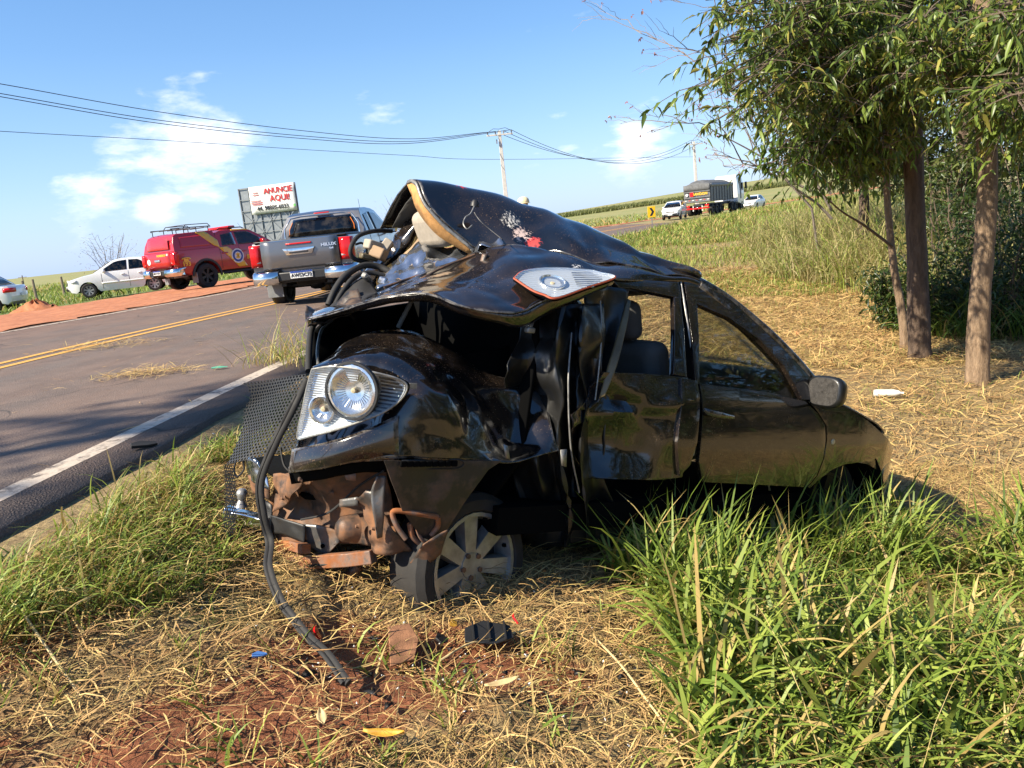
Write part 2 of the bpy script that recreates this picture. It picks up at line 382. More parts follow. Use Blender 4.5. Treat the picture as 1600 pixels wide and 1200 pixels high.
def warp(n, near, far, k):
    u = np.linspace(-1, 1, n); return np.sign(u) * near * (np.sinh(np.abs(u) * k) / math.sinh(k)) * (far / near)
gx = np.concatenate([warp(420, 1, 2600, 9.2)]); gy = np.concatenate([np.linspace(-30, 0, 16)[:-1], 0 + (np.sinh(np.linspace(0, 1, 420) * 7.6) / math.sinh(7.6)) * 2600])
X, Y = np.meshgrid(gx, gy); Z = gz(X, Y)
near_ = np.hypot(X, Y) < 9
nz = np.zeros_like(Z); idx = np.argwhere(near_)
for i, j in idx:
    p_ = Vector((X[i, j], Y[i, j], 0)); nz[i, j] = .022 * mnoise.fractal(p_ * 3.3, 1, 2, 4) + .012 * mnoise.noise(p_ * 14)
sd = sdist(X, Y); nz *= np.clip((sd - .4) / .6, 0, 1); Z = Z + nz
nyy, nxx = X.shape
gm = MB(); gv = np.stack([X, Y, Z], -1).reshape(-1, 3)
ii = np.arange(nyy * nxx).reshape(nyy, nxx)
gf = np.stack([ii[:-1, :-1], ii[:-1, 1:], ii[1:, 1:], ii[1:, :-1]], -1).reshape(-1, 4)
def npmesh(name, v, f, mat, attrs=None, smooth=True):
    me = bpy.data.meshes.new(name); v = np.ascontiguousarray(v, np.float32); f = np.ascontiguousarray(f, np.int32); k = f.shape[1]
    me.vertices.add(len(v)); me.vertices.foreach_set('co', v.ravel()); me.loops.add(f.size); me.loops.foreach_set('vertex_index', f.ravel())
    me.polygons.add(len(f)); me.polygons.foreach_set('loop_start', np.arange(0, f.size, k, dtype=np.int32))
    if smooth: me.polygons.foreach_set('use_smooth', np.ones(len(f), bool))
    for nm, a in (attrs or {}).items():
        if a.ndim == 1: at = me.attributes.new(nm, 'FLOAT', 'POINT'); at.data.foreach_set('value', np.ascontiguousarray(a, np.float32))
        else:
            at = me.attributes.new(nm, 'FLOAT_COLOR', 'POINT'); at.data.foreach_set('color', np.ascontiguousarray(np.c_[a, np.ones(len(a))], np.float32).ravel())
    me.update(calc_edges=True); me.validate(); me.materials.append(mat); return me
def soil_amt(x, y):
    g = np.exp(-(((x + .35) / .55) ** 2 + ((y - 2.62) / .28) ** 2)) * 1.05
    g += 1.05 * np.exp(-(((x + .98 - (y - 1.9) * .5) / .4) ** 2 + ((y - 2.05) / .5) ** 2)) + .35 * np.exp(-(((x - .15) / .3) ** 2 + ((y - 1.85) / .3) ** 2))
    s = sdist(x, y); g += .75 * np.clip(1 - np.abs(s - .8) / .5, 0, 1) + .25 * (wob(x, y, 1.7, 3) > .35) * .5
    g += np.where((s > 1.2) & (y > 9), .22 * (wob(x, y, .6, 2) > .3), 0)
    return np.clip(.1 + g * .8, 0, 1)
def green_amt(x, y):
    s = sdist(x, y)
    a = np.where(s > .5, .25 + .22 * wob(x, y, .45, 1), .0)
    a = a * np.where((y < 4) & (x < .6), .3, 1); a += .4 * np.exp(-(((x - 1.1) / .75) ** 2 + ((y - 2.35) / .7) ** 2)) + .35 * np.exp(-(((s - 1.25) / .5) ** 2)) * (y < 5.5) * (y > 2.6)
    a = np.where((s > 1) & (y > 12), .45 + .3 * wob(x, y, .25, 1) - .25 * np.exp(-((s - 6) / 3) ** 2), a)
    a = np.where(s < -9.5, .75 + .2 * wob(x, y, .2), a)
    return np.clip(a, 0, 1)
dd = np.hypot(X, Y)
me = npmesh('ground', gv, gf, MAT['soil_and_litter'], dict(soil=soil_amt(X, Y).ravel(), green=green_amt(X, Y).ravel(), field=sm(45, 110, dd).ravel()))
ground = link(bpy.data.objects.new('ground', me)); ground['kind'] = 'structure'

# road: strips that follow the bend, each a sheet a few millimetres above the one below
ys = np.concatenate([np.linspace(-25, 30, 140), np.linspace(31, 170, 120)])
def strip(name, s0, s1, lift, mat, n=2, ragged=0, attr=None, crown=True):
    vs = []; far = []
    sl_ = slope(ys); nrm = np.sqrt(1 + sl_ ** 2); tx, ty = sl_ / nrm, 1 / nrm
    for j in range(n + 1):
        s = s0 + (s1 - s0) * j / n; r = np.zeros_like(ys)
        if ragged and j in (0, n): r = np.array([ragged * mnoise.fractal(Vector((y * 1.7, j * 9., 3)), 1, 2, 4) for y in ys]) * (1 if j == n else -1) if ragged > 0 else 0
        ss = s + r; px_ = xe(ys) + ss * ty; py_ = ys - ss * tx
        z = zroad(ys) + .022 * np.maximum(0, -ss) + lift
        if s < -7.7: z = np.array([float(gz(a, b)) for a, b in zip(px_, py_)]) + lift + (-.06 if j == 0 else 0)
        vs.append(np.c_[px_, py_, z]); far.append(np.full(len(ys), np.clip((-s - 4.5) / 4, 0, 1)))
    v = np.concatenate(vs); m_ = len(ys); f = []
    for j in range(n):
        a = np.arange(m_ - 1) + j * m_; f.append(np.c_[a, a + m_, a + m_ + 1, a + 1])
    me = npmesh(name, v, np.concatenate(f), MAT[mat], dict(far=np.concatenate(far)), True)
    o = link(bpy.data.objects.new(name, me)); o['kind'] = 'structure'
    return o
_rd = strip('road', .38, -8.1, 0, 'asphalt', 12, .1); _m = _rd.modifiers.new('thick', 'SOLIDIFY'); _m.thickness = .14; _m.offset = 1
strip('edge_line', .06, -.08, .005, 'white_marking'); strip('edge_line', -7.1, -7.24, .005, 'white_marking')
strip('centre_line', -3.44, -3.56, .005, 'yellow_marking'); strip('centre_line', -3.74, -3.86, .005, 'yellow_marking')
strip('dirt_shoulder', -17.5, -8.0, .03, 'red_dirt', 22, .6)
# ================================================================ vehicles standing about
def arc(cx, cz, r, a0, a1, n=10): return [(cx + r * math.cos(R(a0 + (a1 - a0) * i / n)), cz + r * math.sin(R(a0 + (a1 - a0) * i / n))) for i in range(n + 1)]
def cutbm(bm, lo, hi, step, axis):
    n = Vector((1, 0, 0) if axis == 0 else (0, 1, 0) if axis == 1 else (0, 0, 1)); k = lo + step * .5
    while k < hi:
        bmesh.ops.bisect_plane(bm, geom=bm.verts[:] + bm.edges[:] + bm.faces[:], plane_co=n * k, plane_no=n, dist=1e-5); k += step
def finish(bm, name, mats, parent, smooth=40, bevel=0, solid=0, offset=-1):
    me = bpy.data.meshes.new(name); bmesh.ops.recalc_face_normals(bm, faces=bm.faces); bm.to_mesh(me); bm.free()
    for m in (mats if isinstance(mats, (list, tuple)) else [mats]): me.materials.append(m)
    me.shade_smooth(); me.set_sharp_from_angle(angle=R(smooth))
    o = link(bpy.data.objects.new(name, me), parent)
    if solid: md = o.modifiers.new('thick', 'SOLIDIFY'); md.thickness = solid; md.offset = offset
    if bevel: md = o.modifiers.new('bev', 'BEVEL'); md.width = bevel; md.segments = 3; md.limit_method = 'ANGLE'; md.angle_limit = R(50)
    return o
def hull(name, prof, W, dfm, mat, parent, step=.12, bevel=.035):
    bm = bmesh.new(); a = [bm.verts.new((x, -W / 2, z)) for x, z in prof]; b = [bm.verts.new((x, W / 2, z)) for x, z in prof]; n = len(prof)
    bm.faces.new(a); bm.faces.new(b[::-1])
    for i in range(n): j = (i + 1) % n; bm.faces.new((a[i], b[i], b[j], a[j]))
    xs = [p[0] for p in prof]; zs = [p[1] for p in prof]
    cutbm(bm, min(zs), max(zs), step, 2); cutbm(bm, min(xs), max(xs), step * 2.2, 0); cutbm(bm, -W / 2, W / 2, W / 5, 1)
    for v in bm.verts: v.co = dfm(v.co)
    return finish(bm, name, mat, parent, 40, bevel)
def sidepanel(name, poly, W, side, dfm, mat, parent, lift=.006, solid=.01, step=.12):
    """a sheet laid on the curved flank of a body: window, stripe, door"""
    bm = bmesh.new(); vs = [bm.verts.new((x, side * W / 2, z)) for x, z in poly]; bm.faces.new(vs)
    xs = [p[0] for p in poly]; zs = [p[1] for p in poly]; cutbm(bm, min(zs), max(zs), step, 2); cutbm(bm, min(xs), max(xs), step * 2, 0)
    for v in bm.verts: v.co = dfm(v.co) + Vector((0, side * lift, 0))
    bmesh.ops.recalc_face_normals(bm, faces=bm.faces)
    return finish(bm, name, mat, parent, 40, 0, solid, 0)
def inset(poly, d):
    cx = sum(p[0] for p in poly) / len(poly); cz = sum(p[1] for p in poly) / len(poly); o = []
    for x, z in poly:
        l = math.hypot(x - cx, z - cz); k = max(0, 1 - d / l); o.append((cx + (x - cx) * k, cz + (z - cz) * k))
    return o
def wheel(parent, loc, r, w, side, rim='alloy', spokes=5, rr=.62, name='wheel'):
    e = MB(); q = r * rr
    prof = [(q, -w * .42), (q + .012, -w * .5), (r * .9, -w * .5), (r * .985, -w * .38), (r, -w * .2), (r, w * .2), (r * .985, w * .38), (r * .9, w * .5), (q + .012, w * .5), (q, w * .42)]
    e.lathe(prof, 30, axis='Y', caps=False); wo = e.build(name, MAT['tyre_rubber'], parent); wo.location = loc
    m = MB(); s = side
    m.lathe([(q * 1.0, -w * .42 * s), (q * 1.0, s * w * .47), (q * .93, s * w * .47), (q * .9, s * w * .3), (q * .9, -w * .4 * s)], 30, axis='Y', caps=False)
    m.lathe([(.001, s * w * .36), (q * .24, s * w * .36), (q * .27, s * w * .2), (q * .27, -.02 * s)], 16, axis='Y', caps=False)
    for k in range(spokes):
        a = 2 * math.pi * k / spokes + .3; ca, sa = math.cos(a), math.sin(a)
        def P(rad, off, y): return (rad * ca - off * sa, y, rad * sa + off * ca)
        y0, y1 = s * w * .12, s * w * .34
        m.add([P(q * .2, -q * .12, y1), P(q * .2, q * .12, y1), P(q * .94, q * .17, y1 + s * .012), P(q * .94, -q * .17, y1 + s * .012), P(q * .2, -q * .14, y0), P(q * .2, q * .14, y0), P(q * .94, q * .2, y0), P(q * .94, -q * .2, y0)],
              [(0, 1, 2, 3), (7, 6, 5, 4), (0, 3, 7, 4), (1, 5, 6, 2), (0, 4, 5, 1), (3, 2, 6, 7)])
    m.build('rim', MAT[rim], wo)
    d = MB(); d.lathe([(.001, s * w * .02), (q * .9, s * w * .02), (q * .9, -s * w * .1), (.001, -s * w * .1)], 20, axis='Y', caps=False); d.build('brake_disc', MAT['black_plastic'], wo)
    return wo
def strap(parent, name, pts, r, mat, n=8, **k): return MB().tube(pts, r, n, **k).build(name, MAT[mat], parent)
def cbox(parent, name, c, d, mat, bev=.01, M=None): return MB().box(c, d, M).build(name, MAT[mat], parent, 35, 0, bev)
def place(root, p, az):
    """stand a vehicle (x forward) on the ground with compass heading az (clockwise from +Y), tilted with the slope"""
    f = Vector((math.sin(az), math.cos(az), 0)); l = Vector((-f.y, f.x, 0))
    root.matrix_world = frame(p, f, l)

def pickup(name, label, canopy):
    root = empty(name, label=label, cat='pickup truck')
    pm = MAT['red_paint' if canopy else 'silver_paint']; W = 1.84
    def dfm(c):
        x, y, z = c; k = np.interp(z, [.45, .6, .8, 1.0, 1.2, 1.27], [.95, .985, 1, .995, .97, .955]) * np.interp(x, [0, .15, .6, 4.4, 5.0, 5.35], [.965, .99, 1, 1, .95, .8])
        return Vector((x - .03 * (abs(y) / .92) ** 3 * np.interp(x, [0, .3, 5, 5.3], [-1, 0, 0, 1.5]), y * k, z + (.02 * (1 - (y / .92) ** 2) if z > 1.1 and x > 4 else 0)))
    def dfc(c):
        x, y, z = c; k = np.interp(z, [1.2, 1.27, 1.5, 1.75, 1.83], [.945, .94, .865, .775, .72]); return Vector((x, y * k, z + .025 * (1 - (y / .92) ** 2) * (z > 1.6)))
    lower = [(.08, .68)] + arc(1.12, .4, .49, 172, 8) + [(1.7, .52), (3.62, .5)] + arc(4.2, .4, .49, 172, 8) + [(4.8, .52), (5.22, .5), (5.32, .72), (5.3, 1.0), (5.18, 1.12), (4.4, 1.21), (3.85, 1.26), (1.6, 1.265), (.1, 1.265), (.06, 1.2), (.07, .9)]
    body = hull('body', lower, W, dfm, pm, root)
    cabin = [(1.6, 1.24), (1.66, 1.5), (1.78, 1.74), (1.95, 1.8), (2.5, 1.82), (2.95, 1.8), (3.15, 1.755), (3.6, 1.5), (4.02, 1.23)]
    hull('cab', cabin, W, dfc, pm, root, .08, .03)
    side_w = [[(1.86, 1.3), (1.93, 1.66), (2.38, 1.72), (2.4, 1.3)], [(2.5, 1.3), (2.48, 1.72), (2.95, 1.72), (3.1, 1.67), (3.45, 1.45), (3.5, 1.3)]]
    for s in (-1, 1):
        for k, po in enumerate(side_w): sidepanel('side_window', po, W, s, dfc, MAT['cabin_glass' if canopy else 'dark_glass'], root, .008, .006, .08)
        if not canopy: sidepanel('window_trim', [(1.82, 1.262), (1.82, 1.285), (3.6, 1.285), (3.6, 1.262)], W, s, dfc, MAT['chrome'], root, .012, .006)
        for x0, x1 in ((1.72, 2.46), (2.48, 3.55)):   # door shut lines stand out as thin dark joints
            sidepanel('door_joint', [(x0, .56), (x0, 1.25), (x0 + .014, 1.25), (x0 + .014, .56)], W, s, dfm, MAT['ink'], root, .001, .004)
            dh = sidepanel('door_handle', [(x0 + .06, 1.05), (x0 + .06, 1.085), (x0 + .28, 1.085), (x0 + .28, 1.05)], W, s, dfm, MAT['chrome' if not canopy else 'red_paint'], root, .02, .025)
        cbox(root, 'mirror', (3.42, s * 1.0, 1.33), (.14, .2, .19), 'red_paint' if canopy else 'chrome', .03)
        for ax in (1.12, 4.2):
            am = MB(); am.rings([[(ax + math.cos(R(a)) * rr, s * yy, .4 + math.sin(R(a)) * rr) for a in range(-4, 185, 12)] for rr, yy in ((.475, .9), (.485, .935), (.55, .935), (.56, .9))], close=False)
            am.build('arch_flare', MAT['black_plastic' if canopy else 'silver_paint'], root)
        wheel(root, (1.12, s * .79, .4), .4, .27, s, 'dark_alloy' if canopy else 'alloy', 6); wheel(root, (4.2, s * .79, .4), .4, .27, s, 'dark_alloy' if canopy else 'alloy', 6)
        strap(root, 'side_step', [(1.75, s * .86, .42), (1.85, s * .93, .42), (3.5, s * .93, .42), (3.62, s * .86, .42)], .04, 'black_plastic')
        # tail lamp: tall unit wrapping the corner
        q = root; lr = []
        for z in np.linspace(.83, 1.23, 7):
            dx = .0 + .02 * math.sin((z - .83) / .4 * 3.1)
            lr.append([(.045 - dx, s * .70, z), (.035 - dx, s * .80, z), (.05 - dx, s * .895, z), (.11, s * .925, z), (.17 + .06 * (z - .83), s * .928, z)])
        tl = MB().grid(lr).build('tail_lamp', MAT['red_lens'], root, 30, .02, 0, 0)
        cl_ = MB().grid([[(.025, s * .72, z), (.02, s * .79, z), (.035, s * .88, z)] for z in (.9, 1.0)]).build('reversing_lamp', MAT['clear_lens'], tl, 30, .012, 0, 0)
        cbox(root, 'mud_flap', (.72, s * .79, .38), (.015, .3, .34), 'grey_plastic', .006)
        # bumper end
        bp = MB(); sec = [(.0, .5), (-.06, .54), (-.07, .62), (-.05, .7), (.03, .74)]
        bp.grid([[(x + dx, s * yy, z) for x, z in sec] for yy, dx in ((.42, -.02), (.7, -.01), (.86, .03), (.93, .16), (.94, .34))]); bp.build('rear_bumper', MAT['chrome'], root, 50, .03, 0, 0)
        cbox(root, 'headlamp', (5.22, s * .68, .98), (.12, .34, .16), 'clear_lens', .03)
        cbox(root, 'frame_rail', (2.6, s * .42, .5), (4.9, .1, .14), 'black_plastic')
    cbox(root, 'axle', (1.12, 0, .4), (.12, 1.4, .12), 'black_plastic', .03); cbox(root, 'differential', (1.12, .1, .42), (.3, .3, .28), 'black_plastic', .1)
    cbox(root, 'spare_wheel', (.7, 0, .5), (.6, .6, .16), 'tyre_rubber', .07); cbox(root, 'inner_well', (2.6, 0, .75), (5.0, 1.1, .5), 'black_plastic')
    cbox(root, 'bumper_step', (.0, 0, .62), (.14, .95, .16), 'black_plastic', .02); cbox(root, 'exhaust_pipe', (.35, -.6, .46), (.5, .06, .06), 'galvanised', .02)
    pl = cbox(root, 'number_plate', (-.085, 0, .64), (.012, .4, .13), 'plate_white', .004)
    fr = lambda y, z, x=-.096: frame((x, y, z), (0, -1, 0), (0, 0, 1))
    cbox(pl, 'plate_band', (-.0925, 0, .69), (.006, .39, .03), 'plate_blue', 0)
    text('plate_text', 'AWS3C72' if not canopy else 'BBO1G93', .085, MAT['ink'], fr(0, .628), pl, .002, .002)
    M_z = lambda z: Matrix.Identity(4)
    if not canopy:
        tg = MB(); rows = []
        for z, x in ((.76, .03), (.8, .02), (.98, .0), (1.12, .005), (1.2, .015), (1.255, .02), (1.268, .06)): rows.append([(x + .012 * (abs(y) / .7) ** 4, y, z) for y in np.linspace(-.69, .69, 9)])
        tgo = tg.grid(rows).build('tailgate', pm, root, 50, .03, 0, 0)
        cbox(tgo, 'brake_lamp', (-.012, 0, 1.2), (.02, .46, .03), 'red_lens', .008)
        MB().grid([[(-.03, y, z) for y in np.linspace(-.29 + i * .03, .29 - i * .03, 5)] for i, z in enumerate((1.12, 1.07, 1.0))]).build('handle_bezel', MAT['chrome'], tgo, 30, .03, .006, 0)
        cbox(tgo, 'handle', (-.052, 0, 1.045), (.012, .34, .035), 'ink', .006)
        text('maker_lettering', 'HILUX', .075, MAT['chrome'], fr(-.53, 1.13, -.016), tgo, .003, .003, sx=1.25); text('trim_lettering', '4x4', .05, MAT['chrome'], fr(-.57, 1.06, -.014), tgo, .003, .002)
        cbox(root, 'tonneau_cover', (.83, 0, 1.28), (1.5, 1.66, .03), 'black_plastic', .012)
        rows = [[(1.585 + .02 + (z - 1.3) * .31 * (.85 if z < 1.6 else 1) , y * (.70 - .14 * (z - 1.3) / .4), z) for y in np.linspace(-1, 1, 7)] for z in (1.34, 1.45, 1.58, 1.68)]
        rw = MB().grid([[(p[0] - .028, p[1], p[2]) for p in r] for r in rows]).build('rear_window', MAT['dark_glass'], root, 50, .006, 0, 0)
        for s in (-1, 1): strap(rw, 'defogger_strip', [(1.565, s * .64, 1.38), (1.585, s * .635, 1.48), (1.63, s * .57, 1.62)], .008, 'orange_lens')
        b = MB(); q_ = [(1.57, -.73, 1.31), (1.585, -.725, 1.5), (1.655, -.6, 1.7), (1.675, -.4, 1.725), (1.675, .4, 1.725), (1.655, .6, 1.7), (1.585, .725, 1.5), (1.57, .73, 1.31)]
        b.tube([(x - .015, y, z) for x, y, z in q_], .014, 6).build('window_surround', MAT['chrome'], root)
        cbox(root, 'high_brake_lamp', (1.71, 0, 1.765), (.03, .3, .025), 'red_lens', .006)
    else:
        can = [(.1, 1.262), (.14, 1.5), (.24, 1.74), (.36, 1.8), (1.72, 1.84), (1.72, 1.262)]
        hull('canopy', can, W, dfc, pm, root, .08, .04)
        tgo = MB().grid([[(.03 + .01 * (abs(y) / .7) ** 4, y, z) for y in np.linspace(-.69, .69, 7)] for z in (.76, .95, 1.1, 1.25)]).build('tailgate', pm, root, 50, .03, 0, 0)
        cbox(tgo, 'handle', (.0, 0, 1.02), (.03, .3, .07), 'chrome', .01)
        text('number_lettering', 'BOMBEIROS', .09, MAT['yellow_paint'], fr(-.25, 1.17, .008), tgo, .003, .004)
        hw = MB().grid([[(.075 + .12 * (z - 1.3), y * (1 - .1 * (z - 1.3) / .4), z) for y in np.linspace(-.62, .62, 5)] for z in (1.34, 1.5, 1.68)]).build('canopy_hatch', pm, root, 50, .02, .01, 0)
        MB().lathe([(.001, -.0), (.09, -.0), (.09, .01)], 20, (.012, .5, 1.0), 'X').build('crest', MAT['plate_white'], root)
        for s in (-1, 1):
            # rear canopy window outline, stripes, crest, lettering
            sidepanel('canopy_panel', [(.36, 1.36), (.42, 1.68), (1.42, 1.72), (1.42, 1.36)], W, s, dfc, pm, root, .01, .012, .08)
            st = [[(1.06, 1.8), (1.4, 1.82), (1.75, 1.5), (1.75, 1.26), (1.55, 1.34)], [(1.76, 1.262), (1.76, 1.5), (2.02, 1.262)]]
            sidepanel('yellow_stripe', st[0], W, s, dfc, MAT['yellow_paint'], root, .018, .004, .06)
            sidepanel('yellow_stripe', [(1.7, 1.26), (2.05, 1.26), (2.5, .86), (2.72, .56), (2.36, .56)], W, s, dfm, MAT['yellow_paint'], root, .008, .004, .06)
            sidepanel('yellow_stripe', [(2.4, 1.77), (2.4, 1.81), (2.95, 1.8), (3.1, 1.765), (2.8, 1.775)], W, s, dfc, MAT['yellow_paint'], root, .016, .004, .05)
            c = dfm(Vector((2.36, s * W / 2, .93)))
            cr = MB(); cr.lathe([(.001, s * .012), (.24, s * .012), (.24, 0)], 28, (c.x, c.y, c.z), 'Y'); co = cr.build('crest', MAT['plate_white'], root)
            MB().lathe([(.001, s * .017), (.2, s * .017), (.2, .005 * s)], 28, c, 'Y').build('crest_ring', MAT['plate_blue'], co)
            MB().lathe([(.001, s * .021), (.13, s * .021), (.13, .01 * s)], 28, c, 'Y').build('crest_disc', MAT['plate_white'], co)
            for a in (45, -45, 0): MB().box((c.x, c.y + s * .024, c.z), (.05, .006, .2), Matrix.Rotation(R(a), 3, 'Y')).build('crest_bar', MAT['yellow_paint'], co)
            tx = lambda x, z, lift: frame(dfm(Vector((x, s * W / 2, z))) + Vector((0, s * lift, 0)), (-s, 0, 0), (0, 0, 1))
            text('side_lettering', 'BOMBEIROS', .2, MAT['yellow_paint'], tx(3.25, .86, .012), root, .003, .006)
            text('phone_number', '193', .2, MAT['yellow_paint'], tx(.42, .84, .012), root, .003, .008)
            ph = MB(); ph.tube([(.28, s * .935, .985), (.3, s * .935, 1.02), (.42, s * .935, 1.035), (.54, s * .935, 1.02), (.56, s * .935, .985)], [.035, .02, .018, .02, .035], 6); ph.box((.42, s * .93, .96), (.16, .012, .09)); ph.build('phone_symbol', MAT['yellow_paint'], root)
        rk = MB(); zz = 1.95
        for s in (-1, 1):
            rk.tube([(.3, s * .56, zz - .02), (.3, s * .56, zz + .02), (1.0, s * .56, zz + .03), (1.7, s * .56, zz + .03)], .016, 6); rk.tube([(.75, s * .56, zz + .02), (.85, s * .56, zz + .12), (1.65, s * .56, zz + .12), (1.75, s * .56, zz + .02)], .014, 6)
            for x in (.35, .75, 1.2, 1.65): rk.tube([(x, s * .56, 1.8), (x, s * .56, zz + .02)], .014, 6)
        for x in (.3, .6, .9, 1.2, 1.5, 1.74): rk.tube([(x, -.56, zz), (x, .56, zz)], .012, 6)
        rk.tube([(.85, -.56, zz + .12), (.85, .56, zz + .12)], .014, 6); rk.build('roof_rack', MAT['black_plastic'], root)
        lb = MB(); lb.box((2.55, 0, 1.9), (.28, 1.15, .09)); lbo = lb.build('light_bar', MAT['red_lens'], root, 35, 0, .03); cbox(lbo, 'light_bar_foot', (2.55, 0, 1.845), (.2, .9, .04), 'black_plastic')
        for s in (-1, 1): strap(root, 'roof_rail', [(1.95, s * .6, 1.84), (2.05, s * .6, 1.88), (2.9, s * .6, 1.87), (3.0, s * .6, 1.82)], .018, 'black_plastic')
    ws = MB().grid([[(3.2 + (1.74 - z) * 1.62 + .03, y * (.63 + .16 * (1.74 - z) / .45), z) for y in np.linspace(-1, 1, 7)] for z in (1.3, 1.5, 1.72)]).build('windscreen', MAT['dark_glass'], root, 50, .006, 0, 0)
    strap(root, 'aerial', [(3.05, -.45, 1.8), (2.9, -.47, 2.02)], .004, 'ink', 5)
    return root

def saloon(name, label, L=4.15, W=1.64, H=1.43, hatch=False, dark_nose=False, rear=True):
    root = empty(name, label=label, cat='car'); pm = MAT['white_paint']; kx = L / 4.15; kz = H / 1.43
    def dfm(c):
        x, y, z = c; k = np.interp(z / kz, [.2, .35, .6, .8, .95], [.93, .975, 1, .99, .95]) * np.interp(x / kx, [0, .25, .8, 3.3, 3.8, 4.2], [.9, .975, 1, 1, .95, .76])
        bow = .12 * (abs(y) / (W / 2)) ** 2.5
        return Vector((x + np.interp(x / kx, [0, .4, 3.6, 4.2], [bow, 0, 0, -bow * 1.5]), y * k, z + (.03 * (1 - (y / W * 2) ** 2) if z > .7 * kz and x > 2.9 * kx else 0)))
    def dfc(c):
        x, y, z = c; k = np.interp(z / kz, [.85, .95, 1.2, 1.43], [.955, .945, .83, .7]); return Vector((x, y * k, z + .03 * (1 - (y / W * 2) ** 2) * (z > 1.25 * kz)))
    tr = [(.3, .93), (.1, .93)] if not hatch else [(.3, .96), (.08, .94)]
    low = [(.06, .36), (.25, .26)] + arc(.82, .29, .345, 176, 4, 8) + [(1.25, .22), (2.85, .22)] + arc(3.28, .29, .345, 176, 4, 8) + [(3.8, .22), (4.08, .26), (4.16, .42), (4.13, .62), (3.98, .74), (3.5, .85), (3.05, .92), (2.0, .95), (.8, .96)] + tr + [(.02, .8), (.0, .55)]
    hull('body', [(x * kx, z * kz) for x, z in low], W, dfm, pm, root, .1, .04)
    cabn = [(.5, .93), (.92, 1.27), (1.15, 1.39), (1.55, 1.435), (2.0, 1.425), (2.28, 1.375), (3.1, .9)] if not hatch else [(.12, .93), (.25, 1.3), (.45, 1.4), (1.2, 1.435), (2.0, 1.425), (2.28, 1.375), (3.1, .9)]
    hull('cabin', [(x * kx, z * kz) for x, z in cabn], W, dfc, pm, root, .08, .03)
    sw = [[(1.02, .985), (1.18, 1.28), (1.32, 1.35), (1.66, 1.365), (1.68, .985)], [(1.76, .985), (1.74, 1.365), (2.05, 1.35), (2.22, 1.31), (2.72, 1.03), (2.72, .985)]]
    for s in (-1, 1):
        for po in sw: sidepanel('side_window', [(x * kx, z * kz) for x, z in po], W, s, dfc, MAT['dark_glass'], root, .008, .006, .07)
        for x0 in (1.05, 1.71, 2.72): sidepanel('door_joint', [(x0 * kx, .3), (x0 * kx, .93 * kz), (x0 * kx + .013, .93 * kz), (x0 * kx + .013, .3)], W, s, dfm, MAT['ink'], root, .001, .004)
        for x0 in (1.2, 1.84): sidepanel('door_handle', [(x0 * kx, .8), (x0 * kx, .83), (x0 * kx + .17, .83), (x0 * kx + .17, .8)], W, s, dfm, pm, root, .018, .02)
        mb = MB(); mb.lathe([(.01, -.02), (.075, 0), (.09, .06), (.08, .14), (.03, .2)], 12, axis='Y', o=(0, 0, 0)); mo = mb.build('mirror', pm, root); mo.location = (2.62 * kx, s * W * .46, 1.0 * kz); mo.scale = (.8, s * .9, .8)
        sidepanel('rub_strip', [(1.1 * kx, .5), (1.1 * kx, .56), (2.75 * kx, .56), (2.75 * kx, .5)], W, s, dfm, pm, root, .014, .016)
        for x0 in (.82, 3.28): wheel(root, (x0 * kx, s * (W / 2 - .1), .29), .29, .19, s, 'alloy', 7, .66)
        hl = sidepanel  # headlamps and tail lamps follow the corners
        rows = [[dfm(Vector((x * kx, s * yy * W / 2, z * kz))) + Vector((.012, s * .012, .012)) for x, yy in ((4.1, .5), (4.08, .72), (4.03, .92), (3.9, 1.0), (3.68, 1.0))] for z in (.62, .68, .735)]
        hlo = MB().grid(rows).build('headlamp', MAT['clear_lens'], root, 40, .02, 0, 0)
        rows = [[dfm(Vector((x * kx, s * yy * W / 2, z * kz))) + Vector((-.012, s * .012, 0)) for x, yy in ((.0, .62), (.0, .85), (.03, 1.0), (.2, 1.0), (.36, 1.0))] for z in (.7, .78, .86)]
        MB().grid(rows).build('tail_lamp', MAT['red_lens'], root, 40, .02, 0, 0)
        cbox(root, 'fog_lamp', (4.1 * kx, s * .55, .4), (.05, .16, .08), 'black_plastic', .02)
    cbox(root, 'grille', (4.1 * kx, 0, .6 * kz), (.08, .7, .09), 'black_plastic' , .02); cbox(root, 'air_intake', (4.13 * kx, 0, .38), (.06, .75, .12), 'black_plastic', .03)
    if dark_nose:
        rows = [[dfm(Vector((4.13 * kx - (abs(yy) > .9) * .25, yy * W / 2, z))) + Vector((.03, 0, 0)) for yy in (-1, -.85, -.5, 0, .5, .85, 1)] for z in (.26, .4, .52)]
        MB().grid(rows).build('front_bumper', MAT['black_plastic'], root, 40, .03, 0, 0)
    p1 = cbox(root, 'number_plate', (4.19 * kx, 0, .45), (.012, .4, .13), 'plate_white', .003); cbox(p1, 'plate_band', (4.198 * kx, 0, .5), (.006, .39, .03), 'plate_blue', 0)
    cbox(root, 'number_plate', (-.02, 0, .62), (.012, .4, .13), 'plate_white', .003); cbox(root, 'under_body', (2.05 * kx, 0, .36), (3.7 * kx, 1.2, .26), 'black_plastic')
    ws = [[(2.28 + (1.375 - z) * 1.73) * kx + .015 for _ in (0,)][0] for z in (.96, 1.15, 1.345)]
    MB().grid([[(x + .012, y * W / 2 * (.66 + .24 * (1.345 - z) / .385), z * kz + .012) for y in np.linspace(-1, 1, 7)] for x, z in zip(ws, (.96, 1.15, 1.345))]).build('windscreen', MAT['dark_glass'], root, 50, .006, 0, 0)
    rx = (((.57, .98), (.78, 1.15), (.97, 1.3)) if not hatch else ((.13, .98), (.2, 1.15), (.26, 1.3)))
